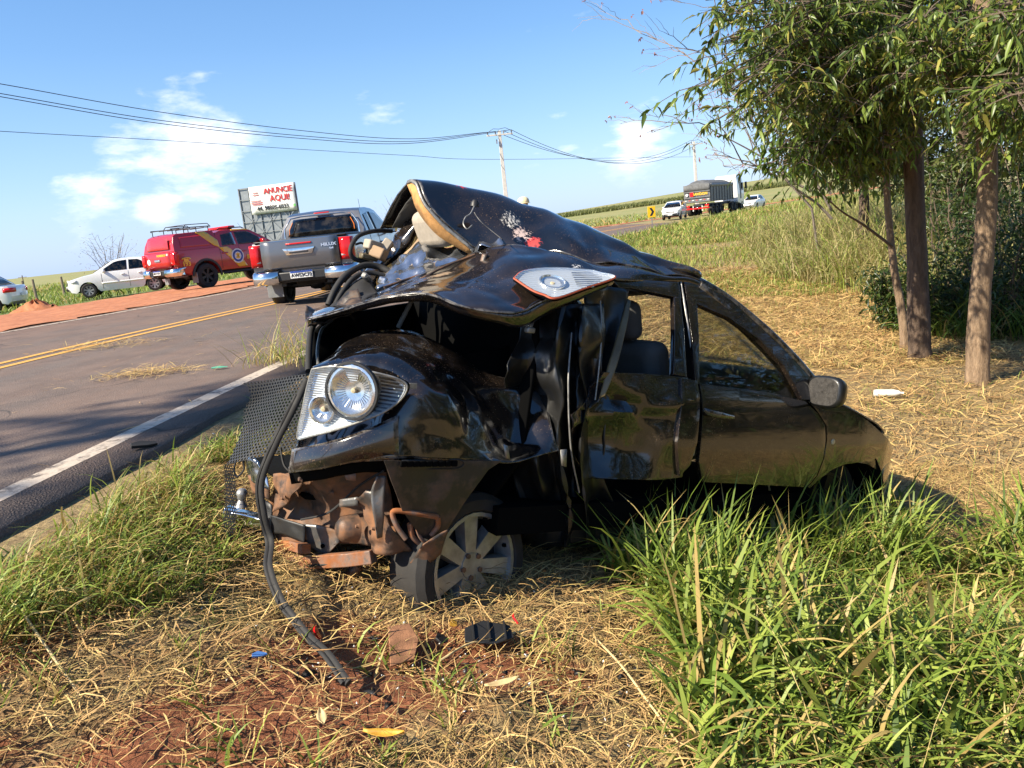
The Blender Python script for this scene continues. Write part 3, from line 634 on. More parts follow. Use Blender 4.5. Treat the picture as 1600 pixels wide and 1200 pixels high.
    MB().grid([[(x * kx - .022, y * W / 2 * (.86 - .2 * (z - .98) / .35), z * kz + .015) for y in np.linspace(-1, 1, 7)] for x, z in rx]).build('rear_window', MAT['dark_glass'], root, 50, .006, 0, 0)
    return root

p = at_y(446, 478, 15.4); az = R(4); f_ = Vector((math.sin(az), math.cos(az), 0)); r_ = Vector((f_.y, -f_.x, 0))
pk = pickup('pickup_truck', 'silver double cab pickup parked on the asphalt behind the wreck, seen from its tailgate', False)
c = p - f_ * 1.12 + r_ * .79; place(pk, (c.x, c.y, float(zroad(16)) + .02), az); pk.scale = (1, 1, .95)
p = at_z(325, 448, .52); az = R(36); f_ = Vector((math.sin(az), math.cos(az), 0)); r_ = Vector((f_.y, -f_.x, 0))
fp = pickup('fire_pickup', 'red and yellow fire brigade pickup with roof rack on the far dirt shoulder', True)
c = p - f_ * 1.12 - r_ * .79; place(fp, (c.x, c.y, float(gz(c.x, c.y)) + .045), az)
wc = saloon('white_car', 'white four-door saloon nose towards the viewer on the dirt left of the red pickup')
a = at_z(150, 467, .27); b = at_z(237, 457, .27); d = (a - b).normalized(); az = math.atan2(d.x, d.y); r_ = Vector((d.y, -d.x, 0))
c = (a + b) / 2 - d * 2.05 + r_ * .74; place(wc, (c.x, c.y, float(gz(c.x, c.y)) + .03), az)
w2 = saloon('white_car', 'white car cut by the left picture edge, only its red-lamped tail showing', W=1.7, H=1.5)
az = R(262); d = Vector((math.sin(az), math.cos(az), 0)); c = at_z(27, 472, .5); place(w2, (c.x, c.y + .5, float(gz(c.x, c.y)) + .03), az)
# ================================================================ the wrecked car
# car frame: x forward from the rear axle, y to the car's left from its right flank, z up from the ground under the rear wheel
WTH, WPI = R(58), R(13.5)
WF = Vector((math.sin(WTH) * math.cos(WPI), math.cos(WTH) * math.cos(WPI), -math.sin(WPI))); WL = Vector((-math.cos(WTH), math.sin(WTH), 0)); WU = WF.cross(WL)
WO = at_z(720, 955, 0)
wreck = empty('wrecked_car', mat=frame(WO, WF, WL), label='wrecked black hatchback with crushed rear standing in the roadside grass', cat='car')
def carpt(q): q = q - WO; return Vector((q.dot(WF), q.dot(WL), q.dot(WU)))
def toworld(c): return WO + WF * c[0] + WL * c[1] + WU * c[2]
def cv(px, py, v):
    d = pix_dir(px, py); k = (v - (EYE - WO).dot(WL)) / d.dot(WL); return carpt(EYE + d * k)
def Sv(u, w):
    return float(np.interp(w, [.1, .3, .5, .7, .9, .98, 1.2, 1.45, 1.6], [.1, .045, .012, 0, .015, .04, .125, .24, .33]) + np.interp(u, [2.2, 2.6, 2.9, 3.1, 3.25, 3.35, 3.42], [0, .01, .045, .12, .24, .42, .62]))
def cs(px, py, off=0):
    v = .05
    for _ in range(8): c = cv(px, py, v + off); v = .5 * v + .5 * Sv(c.x, c.z)
    return cv(px, py, v + off)
def uw(pts): return [(c.x, c.z) for c in (cs(*p) for p in pts)]
def wpaint():
    m, t, p = base('wreck_paint', rough=.16, Coat__Weight=1.0, Coat__Roughness=.035); o = ocoord(t)
    n = t.noise(o, 2.6, 7, .7); d = t.ramp(n, [(.42, 0), (.85, .22)]); sp = t.ramp(t.noise(o, 130, 2), [(.62, 0), (.72, .6)]); sp = t.math('MULTIPLY', sp, t.ramp(t.noise(o, 3.5, 3), [(.42, 0), (.62, 1)]))
    d = t.math('ADD', d, sp, clamp=True)
    low = t.ramp(t.n('ShaderNodeSeparateXYZ', i_0=o).outputs[2], [(.15, .3), (.5, 0)]); d = t.math('ADD', d, low, clamp=True)
    c = t.mix(d, (.0045, .0045, .0055), (.2, .125, .07))
    # scraped paint: pale and red scuffs on the folded roof, pale nicks on the lamp panel
    scr = t.n('ShaderNodeMapping', i_Vector=o, i_Scale=(26, 5, 26), i_Rotation=(.3, .5, .9)).outputs[0]; sn = t.noise(scr, 3.2, 8, .75)
    for (q, rad, col, th) in ((cv(795, 350, .74), .13, (.6, .57, .52), .57), (cv(832, 380, .6), .09, (.42, .03, .03), .53), (cv(719, 296, .93), .06, (.5, .03, .03), .5), (cv(905, 408, .2), .1, (.6, .6, .6), .56), (cv(815, 366, .66), .1, (.55, .42, .38), .55), (cv(690, 430, .6), .12, (.25, .17, .1), .5)):
        dn = t.n('ShaderNodeVectorMath', operation='DISTANCE', i_0=o, i_1=q); g = t.math('SUBTRACT', 1, t.math('DIVIDE', dn.outputs['Value'], rad), clamp=True)
        k = t.ramp(t.math('MULTIPLY', t.math('POWER', g, .5), sn), [(th * .72, 0), (th * .72 + .05, 1)]); c = t.mix(k, c, col); d = t.math('ADD', d, k, clamp=True)
    pt_ = t.math('MULTIPLY', t.ramp(t.n('ShaderNodeNewGeometry').outputs['Pointiness'], [(.535, 0), (.6, .6)]), t.ramp(t.noise(o, 22, 5, .7), [(.42, 0), (.6, 1)])); c = t.mix(pt_, c, (.3, .28, .26)); d = t.math('ADD', d, t.math('MULTIPLY', pt_, .5), clamp=True)
    lk(t, c, p.inputs['Base Color']); lk(t, t.math('MULTIPLY_ADD', d, .55, .14), p.inputs['Roughness']); lk(t, t.math('SUBTRACT', 1, t.math('MULTIPLY', d, 1.1), clamp=True), p.inputs['Coat Weight'])
    bump(t, p, t.noise(o, 5, 3), .12, .02); return m
wpaint()
def dusty(name, c1, c2, mt=.3, rough=.7, th=.5):
    m, t, p = base(name, rough=rough, metal=mt); o = ocoord(t); n = t.noise(o, 9, 7, .65); n2 = t.noise(o, 40, 5)
    lk(t, t.mix(t.ramp(n, [(th - .12, 0), (th + .12, 1)]), t.mix(n2, [x * .6 for x in c1], c1), t.mix(n2, [x * .65 for x in c2], c2)), p.inputs['Base Color'])
    lk(t, t.ramp(n, [(th - .1, .4), (th + .1, .95)]), p.inputs['Roughness']); bump(t, p, t.math('ADD', n, t.math('MULTIPLY', n2, .3)), .4, .008); return m
dusty('dusty_metal', (.07, .06, .055), (.33, .16, .08)); dusty('rust_beam', (.2, .19, .18), (.4, .15, .055), .4, .6, .45); dusty('dusty_plastic', (.02, .02, .02), (.17, .1, .06), 0, .6, .58); dusty('grey_bracket', (.16, .155, .15), (.3, .17, .1), .4, .55, .6)
simple('crumpled_metal', (.5, .52, .56), .13, .9, var=.35, scale=11); simple('foam_orange', (.5, .26, .09), .9, var=.2, scale=25, bmp=.4); base('inner_black', (.004, .004, .004), 1, Specular__IOR__Level=.05); simple('olive_trim', (.13, .1, .05), .45, var=.3)
simple('trim_brown', (.3, .2, .12), .8, var=.2); simple('galv_edge', (.3, .29, .27), .5, .6, var=.3, scale=30); simple('lamp_seal', (.45, .09, .04), .5); simple('beige_lens', (.6, .48, .3), .2)
def reflector():
    m, t, p = base('lamp_reflector', (.82, .83, .85), .25, .55); o = ocoord(t); w = t.n('ShaderNodeTexWave', i_Vector=o, i_Scale=34.0, i_Distortion=.4); w.bands_direction = 'Z'
    bump(t, p, w.outputs[1], .45, .006); return m
reflector(); simple('bowl_chrome', (.8, .8, .8), .13, .88, var=.06, scale=60); simple('dark_mirror', (.12, .11, .1), .25, .6, var=.3, scale=40); m_, t_n, p_n = base('scraped_paint', (.008, .008, .008), .42, Coat__Weight=.25); simple('dark_sill', (.012, .011, .01), .7)
def px3(rows): return [[cv(*q) for q in r] for r in rows]
def sheetpx(name, rows, nu, nv, mat, crum=0, fold=0, cs_=6, seed=1, solid=.004, parent=wreck, smooth=60, offset=1):
    return MB().grid(surf(px3(rows), nu, nv, crum, cs_, seed, fold)).build(name, MAT[mat], parent, smooth, solid, 0, offset)
def tubepx(name, pts, r, mat, n=8, steps=24, parent=wreck, flat=1.0):
    p_ = catmull([cv(*q) for q in pts], steps)
    if isinstance(r, (list, tuple)): r = [float(np.interp(i / steps, np.linspace(0, 1, len(r)), r)) for i in range(steps + 1)]
    return MB().tube(p_, r, n, flat=flat).build(name, MAT[mat], parent, 60)
def flank(name, poly, mat, dent=None, side=0, step=.05, solid=.022, parent=wreck, raw=False, lift=0, smooth=50, bevel=.006):
    """a panel of the car's flank: outline in the side plane, cut into small faces, pushed onto the body's curve and dented"""
    po = poly if raw else uw(poly)
    bm = bmesh.new(); f = bm.faces.new([bm.verts.new((u, 0, w)) for u, w in po])
    cutbm(bm, min(p[0] for p in po), max(p[0] for p in po), step, 0); cutbm(bm, min(p[1] for p in po), max(p[1] for p in po), step, 2)
    for v in bm.verts:
        u, w = v.co.x, v.co.z; y = Sv(u, w) + (dent(u, w) if dent else 0) - lift
        v.co.y = y if side == 0 else 1.69 - y
    o = finish(bm, name, MAT[mat], parent, smooth, bevel, solid, 0); o.modifiers.move(0, 0); return o

# ---- roof: crest, shoulder and right edge bent by the impact
crest = [(650, 285), (700, 288), (765, 303), (850, 329), (905, 352), (965, 380), (1030, 407), (1085, 431)]; crv = (.98, .95, .9, .78, .64, .5, .4, .31)
shoul = [(672, 325), (722, 322), (775, 333), (842, 354), (905, 376), (962, 395), (1028, 415), (1084, 434)]; rail = [(743, 391), (775, 388), (812, 387), (856, 392), (905, 403), (960, 411), (1025, 424), (1083, 437)]
rows = []
for i, (a, b, c) in enumerate(zip(crest, shoul, rail)):
    rv = (.76, .72, .64, .52, .38, .3, .26, .25)[i]; A = cv(*a, crv[i]); B = cv(*b, (crv[i] + rv) / 2 - (.07 if i == 4 else 0)); Cc = cv(*c, rv)
    Lf = Vector((A.x + .02, 1.42, max(1.42, A.z - .2))); Lm = Vector((A.x + .01, (A.y + 1.42) / 2, A.z - .06 if i > 2 else (A.z + Lf.z) / 2 + .06))
    rows.append([Lf, Lm, A, B, Cc])
rows.append([Vector((1.46, 1.43, 1.40)), Vector((1.52, 1.1, 1.44)), Vector((1.54, .8, 1.455)), cv(1100, 443, .36), cv(1108, 452, .24)])
RG = surf(rows, 84, 44, .006, 3.5, 3, .006)
for i, r in enumerate(RG):     # a sharp crease where the sheet folded
    for j, q in enumerate(r):
        for x0, sl_, dep, wd in ((.56, .35, .045, .13), (.8, .15, .02, .08), (.3, -.4, .018, .09), (1.05, -.3, .014, .07)):
            d = abs(q.x - (x0 + sl_ * (q.y - .6))); q.z -= dep * max(0, 1 - d / wd) * float(np.interp(q.y, [.25, .45, .85, 1.05], [1, 1, .3, 0]))
roof = MB().grid(RG).build('roof', MAT['wreck_paint'], wreck, 22, .008, 0, 1)
RS = [[(c.x, c.y, c.z) for c in (RG[i][-1] + Vector((0, .004, -.004)) for i in range(0, 85, 6))]]
lowr = catmull([cv(745, 397, .74), cv(800, 394, .63), cv(860, 399, .48), cv(905, 412, .32), cv(950, 436, .2), cv(1010, 440, .23), cv(1064, 442, .245), cv(1106, 455, .24)], 14)
MB().grid(surf([[Vector(a) for a in RS[0]], [Vector(a).lerp(b, .5) + Vector((0, -.012, .006)) for a, b in zip(RS[0], lowr)], lowr], 8, 40)).build('roof_side', MAT['wreck_paint'], roof, 60, .008, 0, 1)
# torn rear edge: headlining foam and a ragged metal flange
edge = catmull([RG[0][j] for j in range(18, 45)], 18)
MB().grid([[q + Vector((-.012, -.004, .004)) for q in edge], [q + Vector((-.016, .0, -.012 - .01 * hsh(k * .9, 1))) for k, q in enumerate(edge)]]).build('roof_flange', MAT['galv_edge'], roof, 60, .008, 0, 0)
lower = [cv(648, 300, .99), cv(655, 318, .97), cv(672, 342, .9), cv(695, 366, .84), cv(742, 394, .77)]; lower = catmull(lower, 18)
MB().grid([[q + Vector((-.006, .006, -.014)) for q in edge], [e.lerp(l, 1) + Vector((-.006, .01, -.016 - .008 * math.sin(i / 18 * math.pi))) for i, (e, l) in enumerate(zip(edge, lower))]]).build('foam_edge', MAT['foam_orange'], roof, 60, .012, 0, 0)
MB().grid([[Vector(q) + Vector((.03, 0, -.04)) for q in r[3:35:4]] for r in RG[1::6]]).build('headlining', MAT['interior_grey'], roof, 60, .004)
ab = cv(742, 318, .66); MB().lathe([(.001, .018), (.012, .016), (.02, .004), (.022, -.014)], 12, ab, 'Z').build('aerial_base', MAT['black_plastic'], roof)
tubepx('aerial_lead', [(741, 322, .62), (735, 334, .6), (727, 340, .58), (724, 350, .55), (730, 358, .53), (738, 352, .54)], .0035, 'galv_edge', 6); tubepx('aerial_lead', [(741, 332, .6), (750, 345, .56), (765, 358, .52), (785, 374, .45)], .003, 'ink', 6)

# ---- upper crushed panel that carries the second lamp
PF = [(484, 493, 1.0), (545, 472, 1.0), (600, 452, .95), (670, 425, .85), (744, 394, .7), (800, 381, .55), (860, 391, .4), (915, 412, .25), (961, 433, .12)]
PM = [(482, 496, .8), (545, 478, .7), (605, 459, .6), (680, 445, .45), (745, 432, .36), (810, 424, .3), (870, 426, .23), (920, 432, .16), (962, 435, .11)]
PN = [(480, 499, .6), (540, 482, .5), (600, 465, .4), (666, 459, .24), (721, 478, .14), (772, 490, .09), (816, 490, .07), (867, 466, .06), (960, 438, .09)]
PL = [(481, 506, .64), (540, 492, .54), (600, 476, .44), (668, 472, .28), (721, 492, .17), (772, 504, .12), (816, 510, .1), (862, 488, .09), (957, 445, .11)]
up = sheetpx('lamp_panel', [PF, PM, PN], 40, 90, 'wreck_paint', .008, .014, 5, 5, .006, smooth=24)
sheetpx('panel_lip', [PN, PL, [(a, b - 2, v + .08) for a, b, v in PL]], 8, 60, 'wreck_paint', .004, .004, 9, 6, .004, up)
sheetpx('silver_tear', [[(590, 458, .92), (640, 444, .9), (690, 424, .84), (744, 396, .72), (790, 384, .6)], [(597, 446, 1.02), (640, 415, 1.04), (690, 400, .98), (735, 388, .85), (785, 376, .68)], [(612, 436, 1.14), (640, 392, 1.22), (672, 381, 1.18), (715, 384, 1.0), (780, 372, .76)]], 28, 44, 'crumpled_metal', .025, .045, 8, 11, .003)
for k, (a, b) in enumerate((((600, 449, .8), (700, 421, .7)), ((650, 440, .7), (742, 398, .66)))): tubepx('torn_edge', [a, ((a[0] + b[0]) / 2, (a[1] + b[1]) / 2 - 3, a[2]), b], .006, 'dusty_metal', 6)
# ragged left end and rubber seals curling above it
sheetpx('torn_flange', [[(478, 476, 1.1), (505, 480, 1.1), (535, 468, 1.05), (560, 452, 1.0)], [(477, 492, .95), (500, 494, .92), (530, 484, .9), (565, 466, .9)], [(480, 506, .8), (500, 503, .8), (528, 492, .78), (566, 476, .76)]], 14, 26, 'dusty_plastic', .012, .03, 10, 21, .004)
for q, r in (([(513, 477, 1.1), (524, 452, 1.12), (541, 430, 1.15), (568, 415, 1.2), (592, 417, 1.2), (612, 426, 1.15)], .017), ([(521, 482, 1.05), (535, 456, 1.08), (553, 434, 1.1), (575, 426, 1.12), (600, 430, 1.1)], .013),
             ([(612, 361, 1.45), (585, 361, 1.4), (560, 369, 1.35), (548, 388, 1.3), (551, 402, 1.3), (566, 408, 1.3), (580, 404, 1.3)], .012), ([(555, 382, 1.34), (566, 380, 1.34), (573, 390, 1.34), (570, 402, 1.32)], .006)):
    tubepx('rubber_seal', q, r, 'rubber', 8, 30)
sheetpx('seal_sheet', [[(500, 492, 1.0), (520, 470, 1.05), (545, 447, 1.1), (565, 436, 1.12)], [(512, 494, .9), (535, 478, .95), (562, 455, 1.0), (582, 444, 1.05)], [(540, 488, .8), (560, 476, .8), (580, 466, .85), (592, 456, .9)]], 10, 16, 'rubber', .01, .02, 9, 8, .004)
# left rear pillar folded down behind, with its trim board
sheetpx('left_pillar', [[(652, 318, 1.3), (632, 350, 1.34), (606, 385, 1.4), (586, 410, 1.42), (560, 440, 1.4)], [(664, 326, 1.2), (648, 356, 1.24), (622, 392, 1.3), (598, 416, 1.32), (575, 446, 1.3)], [(672, 342, 1.28), (660, 362, 1.3), (634, 398, 1.36), (606, 420, 1.38), (584, 450, 1.34)]], 12, 30, 'wreck_paint', .008, .022, 12, 13, .006)
sheetpx('trim_board', [[(668, 350, 1.2), (640, 388, 1.24), (612, 414, 1.26)], [(694, 362, 1.12), (664, 396, 1.16), (634, 420, 1.18)]], 6, 12, 'trim_brown', .006, .008, 9, 4, .008)
for c, d, mt, a in (((584, 384, 1.3), (.1, .06, .05), 'seat_beige', .3), ((592, 396, 1.25), (.06, .08, .06), 'trim_brown', .7), ((575, 402, 1.28), (.1, .05, .03), 'olive_trim', .2), ((603, 386, 1.3), (.06, .05, .08), 'seat_beige', 1.1), ((601, 440, 1.0), (.05, .05, .04), 'crumpled_metal', .5), ((612, 449, .95), (.06, .03, .03), 'seat_beige', .1), ((573, 434, 1.05), (.09, .03, .03), 'galv_edge', .9), ((757, 405, .55), (.03, .03, .05), 'dusty_metal', .4)):
    MB().box(cv(*c), d, Matrix.Rotation(a, 3, (.3, .5, 1))).build('broken_trim', MAT[mt], wreck, 35, 0, .008)

# ---- lamps
def lamp(name, out, vfun, bowls, ctr, parent=wreck, seal='lamp_seal', depth=.05):
    pts = [cv(px, py, vfun(px, py)) for px, py in out]; pts = catmull(pts + [pts[0]], 64)[:-1]
    c = sum(pts, Vector()) / len(pts); n = Vector()
    for i in range(len(pts)): n += (pts[i] - c).cross(pts[(i + 1) % len(pts)] - c)
    n.normalize(); eye = carpt(EYE)
    if n.dot(eye - c) < 0: n = -n
    house = MB().rings([[c + (p - c) * 1.0 + n * .002 for p in pts], [c + (p - c) * 1.01 - n * depth * 1.2 for p in pts], [c + (p - c) * .02 - n * depth * 1.25 for p in pts]], True, False).build(name, MAT['inner_black'], parent, 40)
    MB().rings([[c + (p - c) * .985 + n * .006 for p in pts], [c + (p - c) * .93 - n * min(.012, depth * .4) for p in pts], [c + (p - c) * .8 - n * depth * .7 for p in pts], [c + (p - c) * .35 - n * depth for p in pts], [c + (p - c) * .02 - n * depth for p in pts]], True, False).build('reflector', MAT['lamp_reflector'], house, 30)
    MB().tube(pts + pts[:2], .0045, 6).build('lamp_surround', MAT[seal], house)
    for (px, py, r, dp) in bowls:
        b = cv(px, py, vfun(px, py)) - n * .004; a = n.orthogonal().normalized(); e = n.cross(a)
        ring = lambda rr, h: [b + (a * math.cos(k * math.pi / 16) + e * math.sin(k * math.pi / 16)) * rr + n * h for k in range(32)]
        MB().rings([ring(r * 1.12, -dp), ring(r * 1.1, .004), ring(r * 1.0, .006), ring(r * .93, -dp * .15), ring(r * .72, -dp * .6), ring(r * .4, -dp * .92), ring(.001, -dp)], True, False).build('reflector_bowl', MAT['bowl_chrome'], house, 28)
        fl = MB()
        for k in range(36):
            aa = k * math.pi / 18; q = a * math.cos(aa) + e * math.sin(aa); s_ = n.cross(q)
            fl.tube([b + q * r * .45 - n * dp * .86, b + q * r * .72 - n * dp * .56, b + q * r * .92 - n * .008], .0016, 4)
        fl.build('reflector_flute', MAT['crumpled_metal'], house)
        MB().rings([ring(.006, -dp), ring(.011, -dp * .6), ring(.009, -dp * .3), ring(.001, -dp * .22)], True, False).build('bulb', MAT['beige_lens'], house)
    MB().rings([[p + n * .006 for p in pts]] + [[c + (p - c) * k + n * (.006 + .022 * (1 - k * k)) for p in pts] for k in (.9, .7, .45, .2, .02)], True, False).build('lens', MAT['clear_glass'], house, 60)
    return house, n
L2V = lambda px, py: .06 - .00087 * (px - 867) - .00425 * (py - 466) - .04
lo2, n2 = lamp('tail_lamp', [(803, 435), (818, 424), (859, 419), (916, 422), (940, 427), (961, 434), (916, 450), (870, 466), (850, 461), (830, 453)], L2V, [(864, 439, .055, .012)], (864, 440), depth=.011)
L1x = lambda px, py: float(np.interp(px, [455, 480, 520, 560, 600, 640], [.36, .27, .155, .075, .025, -.005])) - .012
lo1, n1 = lamp('tail_lamp', [(488, 577), (518, 573), (559, 577), (602, 586), (626, 594), (636, 604), (628, 622), (606, 640), (573, 655), (524, 672), (485, 682), (467, 686), (466, 672), (473, 640), (480, 605)], L1x, [(549, 611, .088, .026), (502, 640, .05, .02)], (550, 620), seal='galv_edge', depth=.018)
# ribs across the lamp's pointed end
for k in range(11):
    t_ = k / 10; ya = 584 + 5.6 * k; xa = 590 + 12 * math.sin(t_ * 3.1) - 14 * t_; xb = 634 - 34 * abs(t_ - .45) ** 1.2 * 1.6; yb = ya + 5
    MB().tube([cv(xa, ya, L1x(xa, 0) + .008), cv((xa + xb) / 2, (ya + yb) / 2, L1x((xa + xb) / 2, 0) + .006), cv(xb, yb, L1x(xb, 0) + .01)], .0036, 5).build('lamp_rib', MAT['black_plastic'], lo1)
bc = cv(549, 611, L1x(549, 611)); a1 = n1.orthogonal().normalized(); e1 = n1.cross(a1)
MB().rings([[bc + (a1 * math.cos(k * math.pi / 20) + e1 * math.sin(k * math.pi / 20)) * rr + n1 * h for k in range(40)] for rr, h in ((.1, -.004), (.101, .005), (.109, .005), (.11, -.012))], True, False).build('bowl_surround', MAT['black_plastic'], lo1, 40)
rb = MB()
for k in range(8): rb.tube([cv(893 + 1.5 * k, 426 + 3.6 * k, L2V(893, 426 + 3.6 * k) + .01), cv(944 - 3.2 * abs(k - 2), 427 + 3.0 * k, L2V(940, 427 + 3 * k) + .01)], .002, 4)
rb.build('lamp_rib', MAT['crumpled_metal'], lo2)
MB().box(cv(645, 603, .0), (.03, .012, .02)).build('lamp_clip', MAT['galv_edge'], lo1)

# ---- rear quarter: dusty shoulder above the lower lamp, folded flank behind it
Q = [[(489, 575, .46), (514, 560, .5), (545, 537, .52), (588, 519, .52), (645, 520, .48), (700, 545, .4), (765, 585, .33), (840, 600, .28)],
     [(488, 578, .40), (520, 568, .33), (560, 560, .27), (610, 558, .22), (660, 562, .2), (715, 590, .2), (775, 605, .24), (845, 608, .24)],
     [(478, 625, .5), (520, 618, .34), (575, 606, .24), (642, 598, .08), (695, 615, .07), (745, 642, .14), (800, 650, .22), (855, 640, .17)],
     [(464, 691, .48), (510, 683, .3), (570, 664, .18), (625, 640, .06), (690, 668, .025), (745, 690, .06), (800, 700, .13), (865, 680, .07)],
     [(453, 737, .40), (503, 730, .2), (555, 719, .095), (622, 716, .035), (690, 718, .025), (750, 719, .035), (800, 722, .05), (873, 704, .045)]]
sheetpx('rear_quarter', Q, 54, 96, 'wreck_paint', .006, .013, 5.5, 9, .006, smooth=24)
sheetpx('bumper_lip', [[(458, 702, .372), (508, 692, .195), (560, 676, .09), (622, 648, .028)], [(455, 722, .365), (505, 714, .185), (557, 702, .08), (623, 690, .02)], [(452, 739, .375), (503, 732, .2), (555, 721, .1), (624, 718, .04)]], 8, 20, 'wreck_paint', 0, 0, 6, 1, .006)
DB = lambda u, w: .02 + .015 * hsh(u * 6, w * 6, 2)
bump_ = flank('bumper_skin', [(603, 721), (690, 721), (786, 721), (766, 735), (742, 768), (722, 797), (704, 824), (694, 850), (662, 842), (632, 800), (614, 752)], 'dusty_plastic', DB, step=.03, solid=.006)
for k in range(9):
    a = cs(630 + 10 * k, 725 - .1 * k, -.002); MB().box(a, (.026, .012, .024)).build('badge_letter', MAT['inner_black'], bump_, 35, 0, .004)
tubepx('badge_frame', [(628, 720, .028), (672, 719, .024), (720, 719, .024), (718, 731, .03), (672, 733, .03), (632, 731, .035), (628, 720, .03)], .004, 'black_plastic', 6, 40, bump_)
# folded sheet metal between the wheel and the rear door: deep upright pleats
pl = []
xs_ = [806, 832, 845, 868, 878, 889, 899, 912, 924, 946]; vv_ = [.36, .27, .27, .2, .08, .26, .22, .08, .2, .14]
for j, yy in enumerate((474, 520, 575, 625, 680, 740, 800, 855)):
    pl.append([(x + 16 * hsh(k * .9, j * .7, 3) + (10 if j > 5 else 0) - (14 if 1 < j < 5 else 0) * (k < 4), yy + 6 * hsh(k, j, 9), vv_[k] * (.75 + .5 * hsh(k * 1.3, j * .8, 7)) + (.04 if j in (0, 7) else 0)) for k, x in enumerate(xs_)])
sheetpx('pleated_flank', pl, 44, 72, 'scraped_paint', .008, .014, 9, 31, .004, smooth=26)
for q in ([(938, 470, .14), (940, 520, .1), (936, 575, .08), (930, 625, .07)], [(893, 520, .12), (888, 600, .06), (892, 700, .05), (905, 770, .06)]): tubepx('torn_edge', q, .004, 'galv_edge', 6)
MB().grid(surf([[cv(980, 466, .19), cv(968, 510, .13), (cv(950, 570, .08)), cv(936, 622, .06)], [cv(986, 470, .17), cv(978, 515, .1), cv(964, 570, .05), cv(945, 618, .04)]], 4, 16, .004, 9, 2)).build('trim_flap', MAT['olive_trim'], wreck, 60, .004)
sheetpx('torn_pillar', [[(915, 450, .18), (950, 448, .19), (984, 452, .2)], [(912, 510, .12), (940, 512, .2), (970, 512, .14)], [(906, 575, .1), (930, 578, .17), (954, 576, .09)], [(898, 640, .07), (918, 640, .1), (936, 628, .06)]], 26, 14, 'scraped_paint', .008, .012, 10, 44, .004, smooth=26)
sheetpx('paint_chip', [[(787, 694, .03), (794, 697, .03)], [(790, 716, .03), (797, 718, .03)]], 2, 2, 'galv_edge', 0, 0); sheetpx('paint_chip', [[(876, 703, .03), (886, 702, .03)], [(878, 728, .03), (885, 730, .03)]], 2, 2, 'galv_edge', 0, 0)

# ---- rear door, front door, wing: flank panels
def dent_rd(u, w):
    d = .15 * math.exp(-((u - .66) / .15) ** 2 - ((w - .68) / .22) ** 2) + .05 * max(0, 1 - abs(w - .9 + .35 * (u - .7)) / .05) * math.exp(-((u - .75) / .2) ** 2) - .02 * max(0, 1 - abs(w - .8 - .2 * (u - .7)) / .04) + .05 * math.exp(-((u - .9) / .12) ** 2 - ((w - .66) / .2) ** 2)
    q = Vector((u * 5, w * 5, 1)); return d + .035 * abs(mnoise.noise(q * .7)) - .012 + .012 * abs(mnoise.noise(q * 1.6)) * math.exp(-((u - .75) / .3) ** 2) + .12 * max(0, .58 - u)
rd = flank('rear_door', [(899, 650), (930, 630), (948, 582), (1010, 584), (1072, 590), (1078, 620), (1076, 690), (1064, 745), (1035, 750), (985, 752), (936, 753), (916, 715)], 'wreck_paint', dent_rd, step=.025, solid=.008)
dB = lambda u, w: .03 * hsh(u * 4, w * 4)
flank('door_edge_roll', [(1058, 592), (1083, 595), (1087, 640), (1083, 690), (1072, 725), (1056, 742), (1052, 690)], 'wreck_paint', lambda u, w: -.012, step=.03, solid=.03)
flank('rear_door_frame', [(950, 436), (1058, 443), (1062, 468), (1052, 466), (984, 452), (966, 452)], 'wreck_paint', None, step=.05, solid=.03); flank('rear_door_frame', [(1050, 466), (1060, 466), (1070, 590), (1049, 586)], 'wreck_paint', None, step=.05, solid=.03)
flank('centre_pillar', [(1058, 441), (1070, 443), (1084, 592), (1073, 590)], 'inner_black', lambda u, w: .02, step=.06, solid=.03); tubepx('door_weatherstrip', [(1064, 440, .235), (1072, 490, .16), (1080, 545, .1), (1088, 598, .045), (1091, 640, .008), (1089, 680, 0), (1083, 712, .005)], .005, 'galv_edge', 6)
fdr = flank('front_door', [(1090, 600), (1150, 608), (1200, 616), (1254, 627), (1274, 645), (1286, 664), (1287, 690), (1283, 715), (1273, 742), (1258, 760), (1180, 756), (1095, 752), (1089, 720), (1093, 680), (1095, 640)], 'wreck_paint', None, step=.06, solid=.025)
flank('front_door_frame', [(1066, 441), (1102, 449), (1156, 480), (1197, 513), (1237, 554), (1264, 584), (1262, 625), (1250, 625), (1221, 572), (1183, 532), (1136, 498), (1086, 476), (1089, 600), (1083, 598)], 'wreck_paint', None, step=.05, solid=.03)
flank('door_glass', [(1084, 472), (1136, 496), (1183, 530), (1223, 572), (1252, 624), (1200, 618), (1088, 602)], 'tinted_glass', lambda u, w: .014, step=.08, solid=.004)
for k in (0, 1): tubepx('belt_moulding', [(1090, 602 - k, .045), (1150, 609 - k, .04), (1205, 617 - k, .04), (1254, 627 - k, .05)], .006, 'black_plastic', 6)
hb = cs(1125, 643); MB().lathe([(.001, .02), (.05, .012), (.06, 0)], 16, hb + Vector((0, .0, 0)), 'Y').build('handle_recess', MAT['inner_black'], fdr); tubepx('door_handle', [(1100, 640, -.03), (1110, 645, -.04), (1128, 649, -.04), (1146, 652, -.025)], [.008, .013, .013, .008], 'wreck_paint', 8, 12, fdr, 1.2)
wing = flank('front_wing', [(1262, 628), (1290, 628), (1314, 634), (1340, 648), (1362, 664), (1384, 684), (1393, 698), (1398, 715), (1400, 733), (1372, 737), (1366, 732), (1354, 725), (1338, 722), (1318, 725), (1298, 733), (1281, 746), (1264, 762), (1261, 760), (1276, 742), (1286, 715), (1290, 690), (1289, 664), (1276, 643)], 'wreck_paint', None, step=.04, solid=.015)
